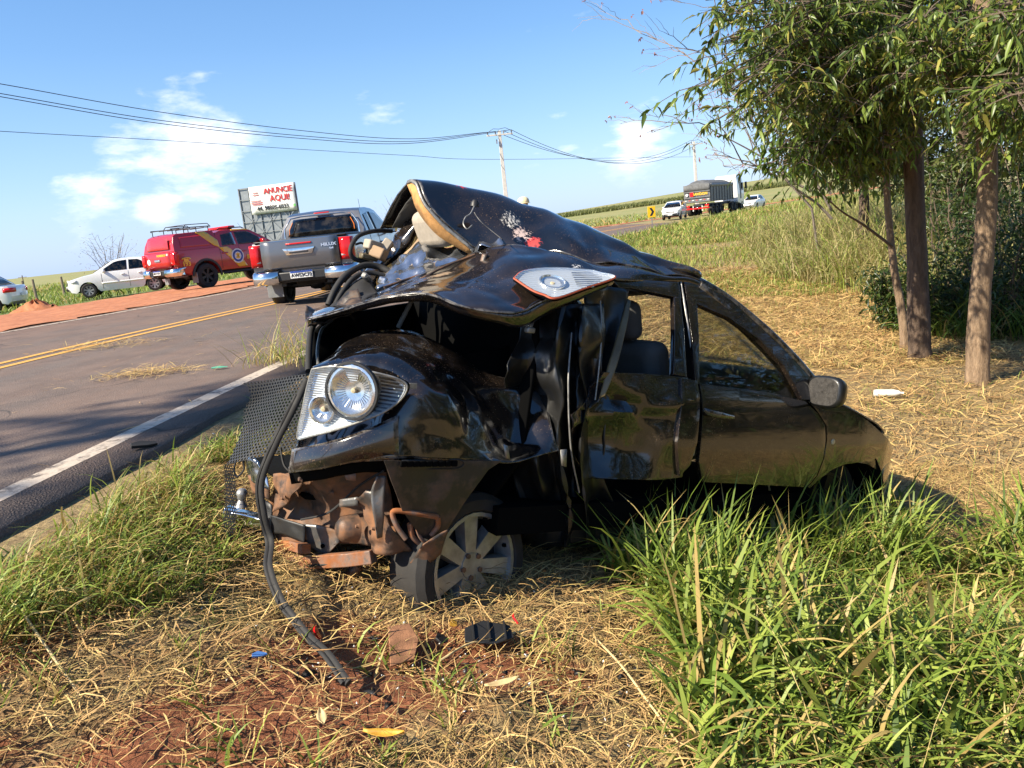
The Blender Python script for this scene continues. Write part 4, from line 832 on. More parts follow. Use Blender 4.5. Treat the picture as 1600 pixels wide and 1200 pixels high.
MB().lathe([(.001, -.012), (.014, -.01), (.018, 0)], 14, cs(1300, 690, -.002), 'Y').build('side_repeater', MAT['beige_lens'], wing)
flank('sill', [(.62, .2), (.66, .34), (1.3, .38), (2.2, .36), (2.2, .22), (1.3, .2)], 'dark_sill', lambda u, w: .1, raw=True, step=.1, solid=.05)
# front wheel arch lining, wheel, bonnet, nose
MB().grid([[(2.56 + .37 * math.cos(a), v, .3 + .37 * math.sin(a)) for v in (.03, .2, .45)] for a in np.linspace(-.2, 3.3, 14)]).build('arch_liner', MAT['inner_black'], wreck, 60, .01)
wheel(wreck, (2.57, .27, .27), .31, .2, -1, 'dark_alloy', 6, .68, 'front_wheel')
plan = [(2.9, .05), (3.0, .08), (3.1, .125), (3.2, .195), (3.28, .29), (3.35, .42), (3.41, .6), (3.44, .845)]; plan = plan + [(u, 1.69 - v) for u, v in plan[-2::-1]]; nose = []
for w in (.16, .24, .34, .46, .56, .64, .69):
    k = float(np.interp(w, [.16, .3, .5, .64, .69], [.07, .015, 0, .02, .06])); cpl = catmull([Vector((u - k * max(0, (u - 2.85) / .6), v + k * .5 * (1 if v < .8 else -1 if v > .9 else 0), w - max(0, w - .53) * min(1, max(0, 1 - (u - 2.95) / .3)))) for u, v in plan], 40); nose.append(cpl)
MB().grid(nose).build('nose', MAT['wreck_paint'], wreck, 60, .01, 0, 0)
bon = []
for u, wm, we, hw in ((2.08, 1.035, 1.0, .72), (2.3, .99, .95, .735), (2.6, .93, .885, .74), (2.9, .855, .8, .72), (3.12, .785, .735, .66), (3.28, .725, .69, .55)):
    bon.append([Vector((u - .02 * abs(a) + .05 * (1 - a * a), .845 + hw * a, we + (wm - we) * (1 - a * a))) for a in np.linspace(-1, 1, 9)])
MB().grid(surf(bon, 20, 24, .004, 4, 3, .003)).build('bonnet', MAT['wreck_paint'], wreck, 60, .012)
MB().grid([[(1.45 + .63 * t_ + .04 * (1 - a * a), .845 + (.6 + .13 * t_) * a, 1.41 - .39 * t_ + .045 * (1 - a * a)) for a in np.linspace(-1, 1, 7)] for t_ in np.linspace(0, 1, 6)]).build('windscreen', MAT['clear_glass'], wreck, 60, .005)
for s in (.13, 1.56):
    q = [(1.38, .845 + (s - .845) * .84, 1.46), (1.6, .845 + (s - .845) * .9, 1.33), (1.85, .845 + (s - .845) * .96, 1.17), (2.1, s, 1.0)]; MB().tube(catmull(q, 12), .03, 8).build('windscreen_pillar', MAT['wreck_paint'], wreck)
MB().tube(catmull([cv(1020, 411, .36), cv(1062, 428, .31), cv(1097, 443, .27), cv(1132, 464, .235), cv(1168, 492, .19), cv(1206, 525, .14), cv(1246, 566, .09), cv(1268, 592, .06)], 30), [.012 + .014 * min(1, i / 8) for i in range(31)], 8).build('roof_rail', MAT['wreck_paint'], wreck, 60)
# door mirror
mh = cs(1288, 612, -.1); MM = Matrix.Rotation(.25, 3, 'Z')
mm = MB(); rr = []
for dx, k in ((-.012, .86), (0, 1), (.03, 1.0), (.07, .85), (.1, .5)): rr.append([mh + Vector((dx, k * .105 * math.copysign(abs(math.cos(a)) ** .6, math.cos(a)), k * .085 * math.copysign(abs(math.sin(a)) ** .6, math.sin(a)))) for a in np.linspace(0, 2 * math.pi, 29)[:-1]])
mo = mm.rings(rr).build('door_mirror', MAT['scraped_paint'], wreck, 60)
MB().rings([[mh + Vector((-.014, k * .09 * math.copysign(abs(math.cos(a)) ** .6, math.cos(a)), k * .072 * math.copysign(abs(math.sin(a)) ** .6, math.sin(a)))) for a in np.linspace(0, 2 * math.pi, 29)[:-1]] for k in (1, .02)], True, False).build('mirror_glass', MAT['dark_mirror'], mo); MB().tube([mh + Vector((.03, .05, -.05)), mh + Vector((.05, .14, -.07))], .03, 8).build('mirror_arm', MAT['black_plastic'], mo)

# ---- left side (seen through the windows) and the cabin
for nm, po in (('left_door', [(.62, .3), (.62, 1.0), (1.2, .99), (2.02, .93), (2.25, .8), (2.2, .3)]), ('left_roof_rail', [(.2, 1.42), (.2, 1.5), (1.1, 1.49), (1.5, 1.4), (1.5, 1.34), (1.1, 1.42)]), ('left_centre_pillar', [(.98, .98), (.98, 1.45), (1.08, 1.45), (1.1, .98)]), ('left_front_pillar', [(1.45, 1.42), (2.1, .95), (2.0, .95), (1.4, 1.38)]), ('left_wing', [(2.25, .4), (2.25, .84), (2.1, .98), (2.5, .92), (2.9, .82), (3.3, .68), (3.35, .4), (2.95, .35), (2.85, .6), (2.55, .7), (2.3, .55)])):
    flank(nm, po, 'wreck_paint', None, 1, .1, .03, wreck, True)
def rounded(name, c, d, mat, tilt=0, parent=wreck, bev=.06):
    o = MB().box((0, 0, 0), d).build(name, MAT[mat], parent, 60); o.location = c; o.rotation_euler = (0, tilt, 0); m_ = o.modifiers.new('bev', 'BEVEL'); m_.width = bev; m_.segments = 4; return o
for v in (.45, 1.24):
    s_ = rounded('front_seat', (1.2, v, .85), (.16, .5, .62), 'interior_grey', -.25); rounded('headrest', (-.04, 0, .42), (.11, .28, .2), 'interior_grey', 0, s_, .05); rounded('seat_cushion', (.3, 0, -.3), (.5, .5, .16), 'interior_grey', .25, s_, .06)
rounded('rear_seat', (.55, .95, .7), (.2, 1.1, .5), 'inner_black', -.3, bev=.08); rounded('rear_headrest', cv(680, 356, 1.05), (.12, .3, .2), 'seat_beige', -.5, bev=.05)
rounded('dashboard', (2.0, .845, .93), (.36, 1.36, .26), 'black_plastic', 0, bev=.06); MB().lathe([(.17, .0), (.185, .012), (.2, 0), (.185, -.012), (.17, 0)], 24, axis='X', caps=False).build('steering_wheel', MAT['black_plastic'], wreck).location = (1.72, 1.24, .9)
MB().box((1.25, .845, .33), (2.1, 1.5, .12)).build('floor_pan', MAT['inner_black'], wreck)
MB().grid([[(-.5, .5, .36), (-.5, 1.35, .36)], [(.2, .2, .36), (.2, 1.55, .36)], [(.32, .12, .6), (.32, 1.56, .6)], [(.4, .2, 1.1), (.4, 1.5, 1.1)], [(.42, .3, 1.42), (.42, 1.45, 1.42)]]).build('boot_floor', MAT['inner_black'], wreck, 30, .02)
MB().grid([[cv(486, 575, .62), cv(486, 520, .95), cv(514, 493, 1.05)], [Vector((.4, 1.52, .4)), Vector((.4, 1.52, .9)), Vector((.4, 1.5, 1.25))]]).build('boot_side', MAT['inner_black'], wreck, 60, .02)
tubepx('aperture_seal', [(482, 580, .6), (483, 545, .72), (487, 515, .85), (500, 498, .95), (518, 492, 1.0)], .014, 'rubber', 8); tubepx('aperture_seal', [(497, 572, .62), (496, 545, .75), (503, 515, .88), (520, 500, .96)], .007, 'galv_edge', 6)
tubepx('gas_strut', [(622, 512, .75), (634, 488, .75), (643, 470, .75)], .012, 'grey_plastic', 8); MB().box(cv(828, 516, .12), (.04, .03, .025)).build('latch', MAT['galv_edge'], wreck, 35, 0, .006)
# hidden inner side behind the pleats
MB().grid([[(-.3, .34, .3), (.45, .36, .3), (.62, .36, .3)], [(-.3, .34, .6), (.5, .36, .7), (.62, .36, .75)], [(-.1, .45, .95), (.5, .4, 1.1), (.62, .36, 1.0)]]).build('inner_wheelhouse', MAT['inner_black'], wreck, 60, .01)

# ---- rear wheel (sunk in the soil), floor panel, tow bar and bent brackets
hubc = cv(736, 890, .11); rw_ = wheel(wreck, (hubc.x, hubc.y + .1, hubc.z), .315, .22, -1, 'alloy', 7, .73, 'rear_wheel'); rw_.rotation_euler = (R(-6), R(25), R(10))
for k in range(7): a_ = 2 * math.pi * (k + .5) / 7 + .3; MB().lathe([(.001, -.085), (.009, -.084), (.01, -.07)], 8, (.205 * math.cos(a_), 0, .205 * math.sin(a_)), 'Y').build('rim_rivet', MAT['inner_black'], rw_)
for k in range(5): a_ = 2 * math.pi * k / 5; MB().lathe([(.001, -.088), (.012, -.086), (.014, -.06)], 6, (.05 * math.cos(a_), 0, .05 * math.sin(a_)), 'Y').build('wheel_nut', MAT['dusty_metal'], rw_)
sheetpx('crash_panel', [[(440, 742, .6), (480, 736, .42), (540, 724, .25), (600, 716, .16)], [(425, 775, .72), (490, 778, .5), (545, 770, .34), (606, 762, .2)], [(418, 812, .74), (480, 815, .56), (545, 810, .38), (618, 812, .2)], [(420, 845, .7), (480, 852, .52), (550, 850, .36), (640, 868, .14)]], 36, 46, 'dusty_metal', .02, .024, 5.5, 17, .004, smooth=28)
sheetpx('bent_tongue', [[(590, 746, .1), (604, 744, .1)], [(580, 770, .12), (601, 768, .1)], [(584, 800, .1), (600, 800, .1)], [(590, 842, .12), (598, 840, .12)]], 14, 5, 'grey_bracket', .008, .01, 9, 3, .008)
sheetpx('bent_plate', [[(556, 780, .22), (578, 764, .18), (590, 770, .14)], [(566, 800, .22), (584, 800, .16), (600, 806, .12)], [(574, 835, .2), (592, 840, .14), (630, 846, .1)], [(580, 860, .2), (600, 866, .14), (645, 862, .1)]], 16, 14, 'dusty_metal', .01, .025, 9, 5, .005)
cup = cv(545, 826, .27); MB().lathe([(.001, -.05), (.03, -.048), (.05, -.03), (.055, .01), (.06, .03)], 18, cup, 'X').build('hanger_cup', MAT['dusty_metal'], wreck, 50)
gb = sheetpx('bracket_plate', [[(478, 818, .5), (502, 820, .44), (530, 830, .38)], [(477, 838, .5), (505, 846, .44), (532, 846, .38)], [(480, 851, .5), (508, 866, .44), (530, 850, .38)]], 10, 12, 'grey_bracket', .004, .006, 8, 2, .008)
MB().lathe([(.001, -.012), (.008, -.012), (.008, 0)], 10, cv(506, 853, .43), 'X').build('bolt_hole', MAT['inner_black'], gb)
bm_ = [cv(436, 850, .68), cv(440, 866, .64), cv(454, 876, .56), cv(500, 877, .42), cv(545, 874, .29), cv(584, 869, .2)]
def bar(name, pts, w_, h_, mat):
    rs = []
    for i, p_ in enumerate(pts):
        d = (pts[min(i + 1, len(pts) - 1)] - pts[max(i - 1, 0)]).normalized(); a = d.cross(Vector((0, 0, 1))).normalized(); b = a.cross(d)
        rs.append([p_ + a * sx * w_ / 2 + b * sz * h_ / 2 for sx, sz in ((-1, -1), (1, -1), (1, 1), (-1, 1))])
    return MB().rings(rs).build(name, MAT[mat], wreck, 30, 0, .004)
bar('tow_beam', bm_, .05, .055, 'rust_beam'); bar('tow_beam_arm', [cv(440, 850, .68), cv(462, 853, .52), cv(478, 858, .42)], .045, .04, 'rust_beam'); tubepx('strut', [(560, 884, .36), (540, 908, .38), (514, 944, .42)], .024, 'rust_beam', 10, 8)
tb = cv(378, 772, .83); MB().lathe([(.001, .026), (.014, .023), (.024, .01), (.025, -.004), (.018, -.02), (.014, -.028), (.02, -.04), (.028, -.052), (.03, -.056)], 18, tb, 'Z').build('tow_ball', MAT['alloy'], wreck, 50)
bar('tow_tongue', [cv(350, 799, .86), cv(368, 806, .84), cv(392, 811, .76), cv(418, 818, .66)], .075, .05, 'chrome')
sheetpx('chrome_corner', [[(384, 716, .78), (394, 713, .72), (404, 722, .68)], [(387, 738, .78), (398, 742, .7), (415, 745, .62)], [(390, 748, .76), (404, 758, .68), (424, 764, .6)]], 8, 10, 'crumpled_metal', .006, .012, 12, 6, .006)
tubepx('wire_loop', [(398, 708, .72), (381, 716, .78), (381, 734, .78), (370, 745, .8), (366, 735, .82), (368, 722, .82)], .004, 'ink', 6, 30)
sheetpx('lower_tray', [[(405, 775, .72), (425, 790, .66)], [(403, 830, .74), (425, 835, .66)], [(408, 868, .74), (426, 880, .68)]], 10, 6, 'black_plastic', .008, .012, 9, 3, .006)
sheetpx('orange_plate', [[(388, 742, .76), (420, 758, .62)], [(396, 770, .76), (424, 780, .64)]], 5, 6, 'dusty_metal', .004, .006, 8, 1, .006); MB().lathe([(.012, -.004), (.018, 0), (.012, .004)], 16, cv(386, 838, .78), 'X', caps=False).build('hook_ring', MAT['galv_edge'], wreck)
for q, r in (([(684, 808, .03), (650, 802, .04), (622, 798, .06), (613, 802, .07), (620, 822, .06), (634, 842, .05)], .011), ([(684, 808, .03), (684, 822, .04), (674, 836, .06)], .011), ([(650, 820, .08), (656, 838, .07), (666, 850, .07)], .008), ([(640, 818, .1), (646, 840, .1), (670, 858, .1)], .012)): tubepx('exhaust_hanger', q, r, 'rust_beam', 8, 16)
sheetpx('arch_lip', [[(662, 852, .03), (680, 840, .02), (700, 826, .02)], [(640, 880, .1), (664, 884, .06), (690, 866, .04)]], 6, 10, 'dusty_metal', .006, .01, 9, 3, .005)

sheetpx('lip_shade_strip', [[(452, 738, .42), (503, 731, .24), (556, 720, .14), (606, 716, .1)], [(456, 756, .44), (505, 748, .27), (556, 738, .17), (606, 736, .13)]], 4, 24, 'inner_black', .006, .006, 8, 4, .006)  # black band added to stand in for the shade below the bumper lip
sheetpx('side_bracket', [[(425, 742, .58), (446, 742, .5), (452, 735, .46)], [(428, 770, .62), (450, 764, .5), (470, 752, .42)], [(424, 800, .64), (446, 790, .54), (462, 770, .46)]], 12, 12, 'dusty_metal', .008, .02, 10, 8, .005, smooth=28)
sheetpx('grey_strap', [[(532, 780, .3), (560, 776, .22)], [(531, 792, .3), (560, 790, .22)]], 3, 5, 'grey_bracket', .003, .003, 8, 8, .006)
sheetpx('valance', [[(424, 805, .66), (450, 812, .56), (478, 820, .47)], [(428, 832, .66), (452, 838, .55), (478, 848, .47)]], 8, 12, 'black_plastic', .006, .012, 8, 8, .005)
for px, py, v, r in ((471, 748, .38, .012), (444, 778, .5, .009), (560, 822, .19, .008), (548, 742, .2, .014), (520, 770, .36, .008), (585, 826, .11, .007)): MB().lathe([(.001, -.014), (r * .8, -.012), (r, -.004), (r * 1.3, .0)], 8, cv(px, py, v), 'X').build('bolt', MAT['dusty_metal'], wreck, 30)
for q in ([(438, 700, .5), (446, 730, .46), (470, 742, .4), (510, 738, .3)], [(600, 735, .12), (560, 760, .24), (515, 800, .4), (470, 812, .5)], [(560, 862, .26), (520, 880, .34), (480, 884, .44)]): tubepx('loose_cable', q, .005, 'rubber', 6, 20)
sheetpx('red_chip', [[(538, 742, .2), (556, 738, .17)], [(541, 750, .2), (556, 752, .17)]], 2, 2, 'rust_beam', 0, 0)
# ---- torn honeycomb mesh: every hole is real
def honeycomb(name, P, na, nb, mat, parent):
    m = MB()
    for i in range(na):
        for j in range(nb):
            ca, cb = (i + .5 + .5 * (j % 2)) / (na + .5), (j + .5) / nb; da, db = .5 / (na + .5), .62 / nb
            o = [P(min(1, max(0, ca + da * 1.02 * math.cos(R(30 + 60 * k)) * 1.155)), min(1, max(0, cb + db * math.sin(R(30 + 60 * k)) * 1.08))) for k in range(6)]
            q = [P(ca + da * .62 * math.cos(R(30 + 60 * k)) * 1.155, cb + db * .62 * math.sin(R(30 + 60 * k)) * 1.08) for k in range(6)]
            m.add(o + q, [(k, (k + 1) % 6, 6 + (k + 1) % 6, 6 + k) for k in range(6)])
    return m.build(name, MAT[mat], parent, 0, .004, fix=False)
A_, B_, C_, D_ = cv(380, 598, .74), cv(485, 584, .40), cv(462, 702, .42), cv(354, 727, .78)
def P1(a, b):
    p_ = A_.lerp(B_, a).lerp(D_.lerp(C_, a), b); n_ = (B_ - A_).cross(D_ - A_).normalized()
    return p_ + n_ * (.03 * math.sin(b * 3.1) * (1 - a) + .012 * math.sin(a * 5 + b * 3)) + (D_ - A_) * (-.10 * (1 - a) ** 2 * 4 * b * (1 - b) * 0) + (B_ - A_) * (.1 * math.sin(min(1, b * 3.3) * math.pi) * (1 - a) ** 3)
honeycomb('torn_mesh_panel', P1, 20, 25, 'black_plastic', wreck)
E_, F_, G_, H_ = cv(350, 726, .72), cv(368, 728, .7), cv(355, 903, .7), cv(331, 898, .72)
def P2(a, b):
    p_ = E_.lerp(F_, a).lerp(H_.lerp(G_, a), b); return p_ + Vector((.02 * math.sin(b * 4), .012 * math.sin(b * 6 + 1), 0))
honeycomb('torn_mesh_strip', P2, 5, 34, 'black_plastic', wreck)
# rubber strip hanging from the lamp down to the soil
seal = [cv(480, 592, .33), cv(470, 615, .345), cv(455, 646, .36), cv(430, 696, .4), (cv(409, 752, .44)), cv(413, 804, .44), cv(424, 847, .42)] + [carpt(on_ground(a, b, c)) for a, b, c in ((431, 940, .14), (446, 972, .09), (466, 995, .07), (490, 1022, .06), (520, 1055, .07), (548, 1090, .05))]
sp_ = catmull(seal, 70); MB().tube(sp_, .014, 8, flat=.6).build('hanging_seal', MAT['rubber'], wreck, 60); MB().tube([q + Vector((-.012, .012, -.004)) for q in sp_[6:]], .009, 6).build('hanging_seal_lip', MAT['rubber'], wreck, 60)
# ================================================================ billboard, poles, cables, far traffic
TL, TR = at_y(372, 293, 58), at_y(461, 288, 57); ax = (TR - TL); ax.z = 0; wB = ax.length; ax.normalize(); nB = Vector((ax.y, -ax.x, 0)); zT = (TL.z + TR.z) / 2
o0 = Vector((TL.x, TL.y, float(gz(TL.x, TL.y)) - .1)); hB = zT - o0.z
bb = empty('billboard', mat=frame(o0, ax, (0, 0, 1)), label='tall grey metal billboard with a white ANUNCIE AQUI banner behind the parked pickups', cat='billboard')
ph, nc, nr = 4.6, 6, 6; cw, rh = wB / nc, ph / nr
pm_ = MB().box((0, 0, 0), (cw - .02, rh - .02, .02)); first = None
for i in range(nc):
    for j in range(nr):
        if first is None: first = pm_.build('panel', MAT['galvanised'], bb, 35); pn = first
        else: pn = link(first.copy(), bb)
        pn.location = ((i + .5) * cw, hB - (j + .5) * rh, -.02 * ((i * 7 + j * 3) % 3) * .4)
for i in range(nc + 1): MB().box((i * cw, hB / 2, .05), (.07 if i in (0, nc) else .045, hB, .07)).build('upright', MAT['galvanised'], bb)
for j in range(nr + 1): MB().box((wB / 2, hB - j * rh, .1), (wB, .04, .04)).build('rail', MAT['galvanised'], bb)
for i in range(nc):
    for j in range(2, nr):
        a = (i * cw, hB - j * rh, .12); b = ((i + 1) * cw, hB - (j + 1) * rh, .12)
        if (i + j) % 2: a, b = (a[0], b[1], .12), (b[0], a[1], .12)
        MB().tube([a, b], .016, 5).build('brace', MAT['galvanised'], bb)
bx0, bx1, by0, by1 = wB * .2, wB * 1.0, hB - 1.85, hB + .02
MB().grid([[(x, y, .2 + .015 * math.sin(x * 5 + y)) for x in np.linspace(bx0, bx1, 12)] for y in np.linspace(by0, by1, 6)]).build('banner', MAT['plate_white'], bb, 60, .01)
tb_ = lambda x, y: Matrix.Translation((x, y, .235))
text('banner_text', 'ANUNCIE', .56, MAT['red_ink'], tb_(bx0 + .64 * (bx1 - bx0), hB - .36), bb, .006, .014, sx=.88); text('banner_text', 'AQUI!', .56, MAT['red_ink'], tb_(bx0 + .66 * (bx1 - bx0), hB - .9), bb, .006, .014)
text('banner_text', '44. 98805-6033', .4, MAT['ink'], tb_(bx0 + .48 * (bx1 - bx0), hB - 1.5), bb, .006, .008, sx=.95)
simple('green_ink', (.12, .4, .1), .5); MB().lathe([(.001, .02), (.09, .02), (.09, 0)], 14, (bx1 - .14, hB - 1.5, .235), 'Z').build('message_symbol', MAT['green_ink'], bb)
for k, (x, y, w_) in enumerate(((.5, .4, .4), (.5, .55, .5), (.45, .95, .8), (.5, 1.08, .9), (.55, 1.2, .8))): MB().box((bx0 + x * 1.0, hB - y, .24), (w_, .045, .006)).build('banner_logo_line', MAT['red_ink'], bb)

def pole(name, px, ytop, Y, label, arm=True):
    t_ = at_y(px, ytop, Y); g = float(gz(t_.x, t_.y)); root = empty(name, (t_.x, t_.y, g), label=label, cat='utility pole', group='concrete utility poles'); H_ = t_.z - g
    m = MB(); m.rings([[(sx * w_, sy * d_, z) for sx, sy in ((-1, -1), (1, -1), (1, 1), (-1, 1))] for z, w_, d_ in ((-.3, .2, .24), (H_ * .5, .165, .2), (H_, .13, .16))]); m.build('post', MAT['concrete_pole'], root, 30, 0, .02)
    tips = []
    if arm:
        a = MB().box((0, -.16, H_ - .35), (2.2, .1, .12)).build('crossarm', MAT['concrete_pole'], root, 30, 0, .01)
        for x in (-1.0, -.35, .35, 1.0):
            MB().lathe([(.02, 0), (.06, .06), (.04, .1), (.07, .14), (.05, .2), (.02, .24)], 10, (x, -.16, H_ - .29), 'Z').build('insulator', MAT['grey_plastic'], root); tips.append(Vector((t_.x + x, t_.y - .16, g + H_ - .05)))
        MB().box((-.3, -.3, H_ - .9), (.1, .1, .35)).build('fuse_holder', MAT['grey_plastic'], root); MB().tube([(-1, -.16, H_ - .1), (-.5, -.3, H_ + .15), (0, -.16, H_ + .1), (.5, -.3, H_ + .15), (1, -.16, H_ - .1)], .02, 5).build('jumper_wire', MAT['cable'], root)
    return root, tips, t_
p1, tp1, top1 = pole('utility_pole', 780, 204, 70, 'concrete utility pole with crossarm rising above the wreck roof')
p2, tp2, top2 = pole('utility_pole', 1084, 221, 105, 'farther slim utility pole beside the dump truck')
for k, (pts, end, lb) in enumerate((
        ([(-260, 88, 34), (0, 131, 43), (250, 175, 51), (480, 205, 59), (640, 217, 64)], tp1[0], 'topmost power cable crossing the sky left of the pole'),
        ([(-260, 100, 34), (0, 146, 43), (250, 188, 51), (480, 213, 59), (640, 221, 64)], tp1[1], 'second power cable from the top left of the pole'),
        ([(-260, 105, 34), (0, 151, 43), (250, 193, 51), (480, 217, 59), (640, 224, 64)], tp1[3], 'third power cable from the top left of the pole'),
        ([(-260, 187, 34), (0, 205, 43), (250, 219, 51), (480, 234, 59), (640, 243, 64), (779, 249, 70)], at_y(1083, 245, 105), 'lowest thin cable passing the middle of the near utility pole'))):
    q = [at_y(*p_) for p_ in pts] + [end]
    tag(MB().tube(catmull(q, 60), .022 if k < 3 else .016, 5).build('power_cable', MAT['cable'], None, 60), lb, 'cable', 'overhead power cables')
for k, (a, b, s_) in enumerate(((tp1[1], tp2[0], 0), (tp1[2], tp2[1], 1), (tp1[3], tp2[3], 2))):
    q = [a.lerp(b, i / 30) - Vector((0, 0, (2.3 + .25 * k) * 4 * (i / 30) * (1 - i / 30))) for i in range(31)]
    tag(MB().tube(q, .022, 5).build('power_cable', MAT['cable'], None, 60), ['upper', 'middle', 'lower'][k] + ' of the cables sagging between the two utility poles', 'cable', 'overhead power cables')

# yellow chevron sign
sg = at_y(1018, 331, 62); gzs = float(gz(sg.x, sg.y)); sr = empty('chevron_sign', (sg.x, sg.y, gzs), label='yellow roadside sign with a black chevron left of the far white car', cat='road sign')
MB().box((0, .04, (sg.z - gzs) / 2), (.06, .06, sg.z - gzs)).build('post', MAT['galvanised'], sr); bd = MB().box((0, 0, sg.z - gzs), (.6, .02, .82)).build('board', MAT['sign_yellow'], sr, 35, 0, .01)
z0 = sg.z - gzs; MB().add([(-.16, -.016, z0 + .3), (.02, -.016, z0 + .3), (.2, -.016, z0), (.02, -.016, z0 - .3), (-.16, -.016, z0 - .3), (.02, -.016, z0)], [(0, 1, 2, 5), (5, 2, 3, 4)]).build('chevron', MAT['ink'], bd, 0, .004)

# far traffic
def haul_truck():
    root = empty('dump_truck', label='white-cabbed dump truck with grey tarp-covered trailer far along the road', cat='truck'); W = 2.6
    body = MB().rings([[(x, y, z) for y, z in ((-1.28, 1.25), (1.28, 1.25), (1.3, 2.9), (-1.3, 2.9))] for x in (0, 7.4)]).build('trailer_body', MAT['truck_grey'], root, 30, 0, .03)
    for x in np.linspace(.2, 7.2, 9):
        for s in (-1, 1): MB().box((x, s * 1.32, 2.05), (.1, .08, 1.6)).build('side_rib', MAT['truck_grey'], body)
    for z in (1.35, 1.75, 2.3, 2.85): MB().box((-.05, 0, z), (.1, 2.6, .1)).build('tailgate_rail', MAT['truck_grey'], body)
    rows = [[(x, y, 2.92 + .45 * (1 - (y / 1.3) ** 2) * np.interp(x, [0, .8, 6.6, 7.4], [.1, 1, 1, .3]) + .03 * hsh(x * 2, y * 3)) for y in np.linspace(-1.33, 1.33, 11)] for x in np.linspace(-.05, 7.45, 18)]
    MB().grid(rows).build('tarpaulin', MAT['tarp'], root, 60, .03); MB().grid([[(-.08 - .02 * hsh(y * 4, z), y, z) for y in np.linspace(-1.3, 1.3, 14)] for z in (2.35, 2.6, 2.95)]).build('tarp_flap', MAT['tarp'], root, 60, .02)
    MB().grid([[(x, s_ * 1.36, z) for x in np.linspace(.0, 7.4, 12)] for s_, z in ((-1, 2.95), (-1, 2.65))]).build('tarp_edge', MAT['grey_plastic'], root, 60, .02)
    MB().box((-.115, .5, 2.05), (.02, .36, .4)).build('maker_badge', MAT['red_lens'], root); text('maker_text', 'RANDON', .34, MAT['sign_yellow'], frame((-.12, -.32, 2.05), (0, -1, 0), (0, 0, 1)), root, .004, .012)
    MB().lathe([(.001, -.01), (.13, -.01), (.13, .01)], 16, (-.11, .98, 2.05), 'X').build('speed_disc', MAT['plate_white'], root)
    for k in range(7): MB().box((-.11, -1.1 + k * .37, 1.5), (.02, .2, .05)).build('reflector_strip', MAT['red_lens' if k % 2 else 'plate_white'], root)
    for s in (-1, 1): MB().box((-.05, s * .95, .95), (.08, .4, .16)).build('tail_lamp', MAT['red_lens'], root, 35, 0, .02); MB().box((-.02, s * .45, .7), (.03, .08, .5)).build('bumper_bracket', MAT['plate_white'], root)
    MB().box((.0, 0, .7), (.12, 2.3, .14)).build('rear_bumper', MAT['red_lens'], root, 35, 0, .02); MB().box((5.2, 0, 1.0), (10.2, .9, .25)).build('chassis', MAT['black_plastic'], root)
    for x in (.9, 2.15, 3.4, 7.3, 8.5, 10.6):
        for s in (-1, 1): wheel(root, (x, s * 1.05, .5), .5, .4, s, 'dark_alloy', 6, .58)
    prof = [(9.1, .9), (9.1, 3.5), (9.5, 3.75), (11.0, 3.6), (11.35, 2.9), (11.5, 2.0), (11.5, .6), (10.9, .6)]
    hull('cab', prof, 2.5, lambda c: Vector((c.x, c.y * np.interp(c.z, [.5, 2, 3.2, 3.8], [1, 1, .95, .85]), c.z)), MAT['white_paint'], root, .4, .06)
    for s in (-1, 1):
        MB().box((10.75, s * 1.255, 2.5), (.9, .02, .8)).build('door_window', MAT['dark_glass'], root); MB().box((10.2, s * 1.27, 2.4), (.3, .04, 2.3)).build('cab_fairing', MAT['truck_grey'], root); MB().box((11.4, s * 1.5, 2.6), (.12, .22, .7)).build('mirror', MAT['black_plastic'], root, 35, 0, .03)
        MB().box((8.7, s * .95, .85), (.9, .45, .5)).build('fuel_tank', MAT['galvanised'], root, 35, 0, .08)
    return root
tk = haul_truck(); c = at_z(1090, 340, .3); az = R(33); q = at_y(1091, 338, 79); place(tk, (q.x, q.y, float(gz(q.x, q.y)) + .06), az)
fw_ = saloon('far_white_car', 'white hatchback with black front bumper approaching far down the road before the truck', L=4.2, W=1.68, H=1.56, hatch=True, dark_nose=True)
q = at_y(1050, 341, 72); d_ = R(203); f_ = Vector((math.sin(d_), math.cos(d_), 0)); place(fw_, (q.x - f_.x * 3.4, q.y - f_.y * 3.4, float(zroad(72)) + .16), d_)
fw2 = saloon('far_white_car', 'small white car right of the dump truck cab, under the hanging leaves', L=4.1, W=1.66, H=1.5)
q = at_y(1172, 327, 93); d_ = R(216); f_ = Vector((math.sin(d_), math.cos(d_), 0)); place(fw2, (q.x - f_.x * 3.4, q.y - f_.y * 3.4, max(q.z, float(gz(q.x, q.y)) + .05)), d_)

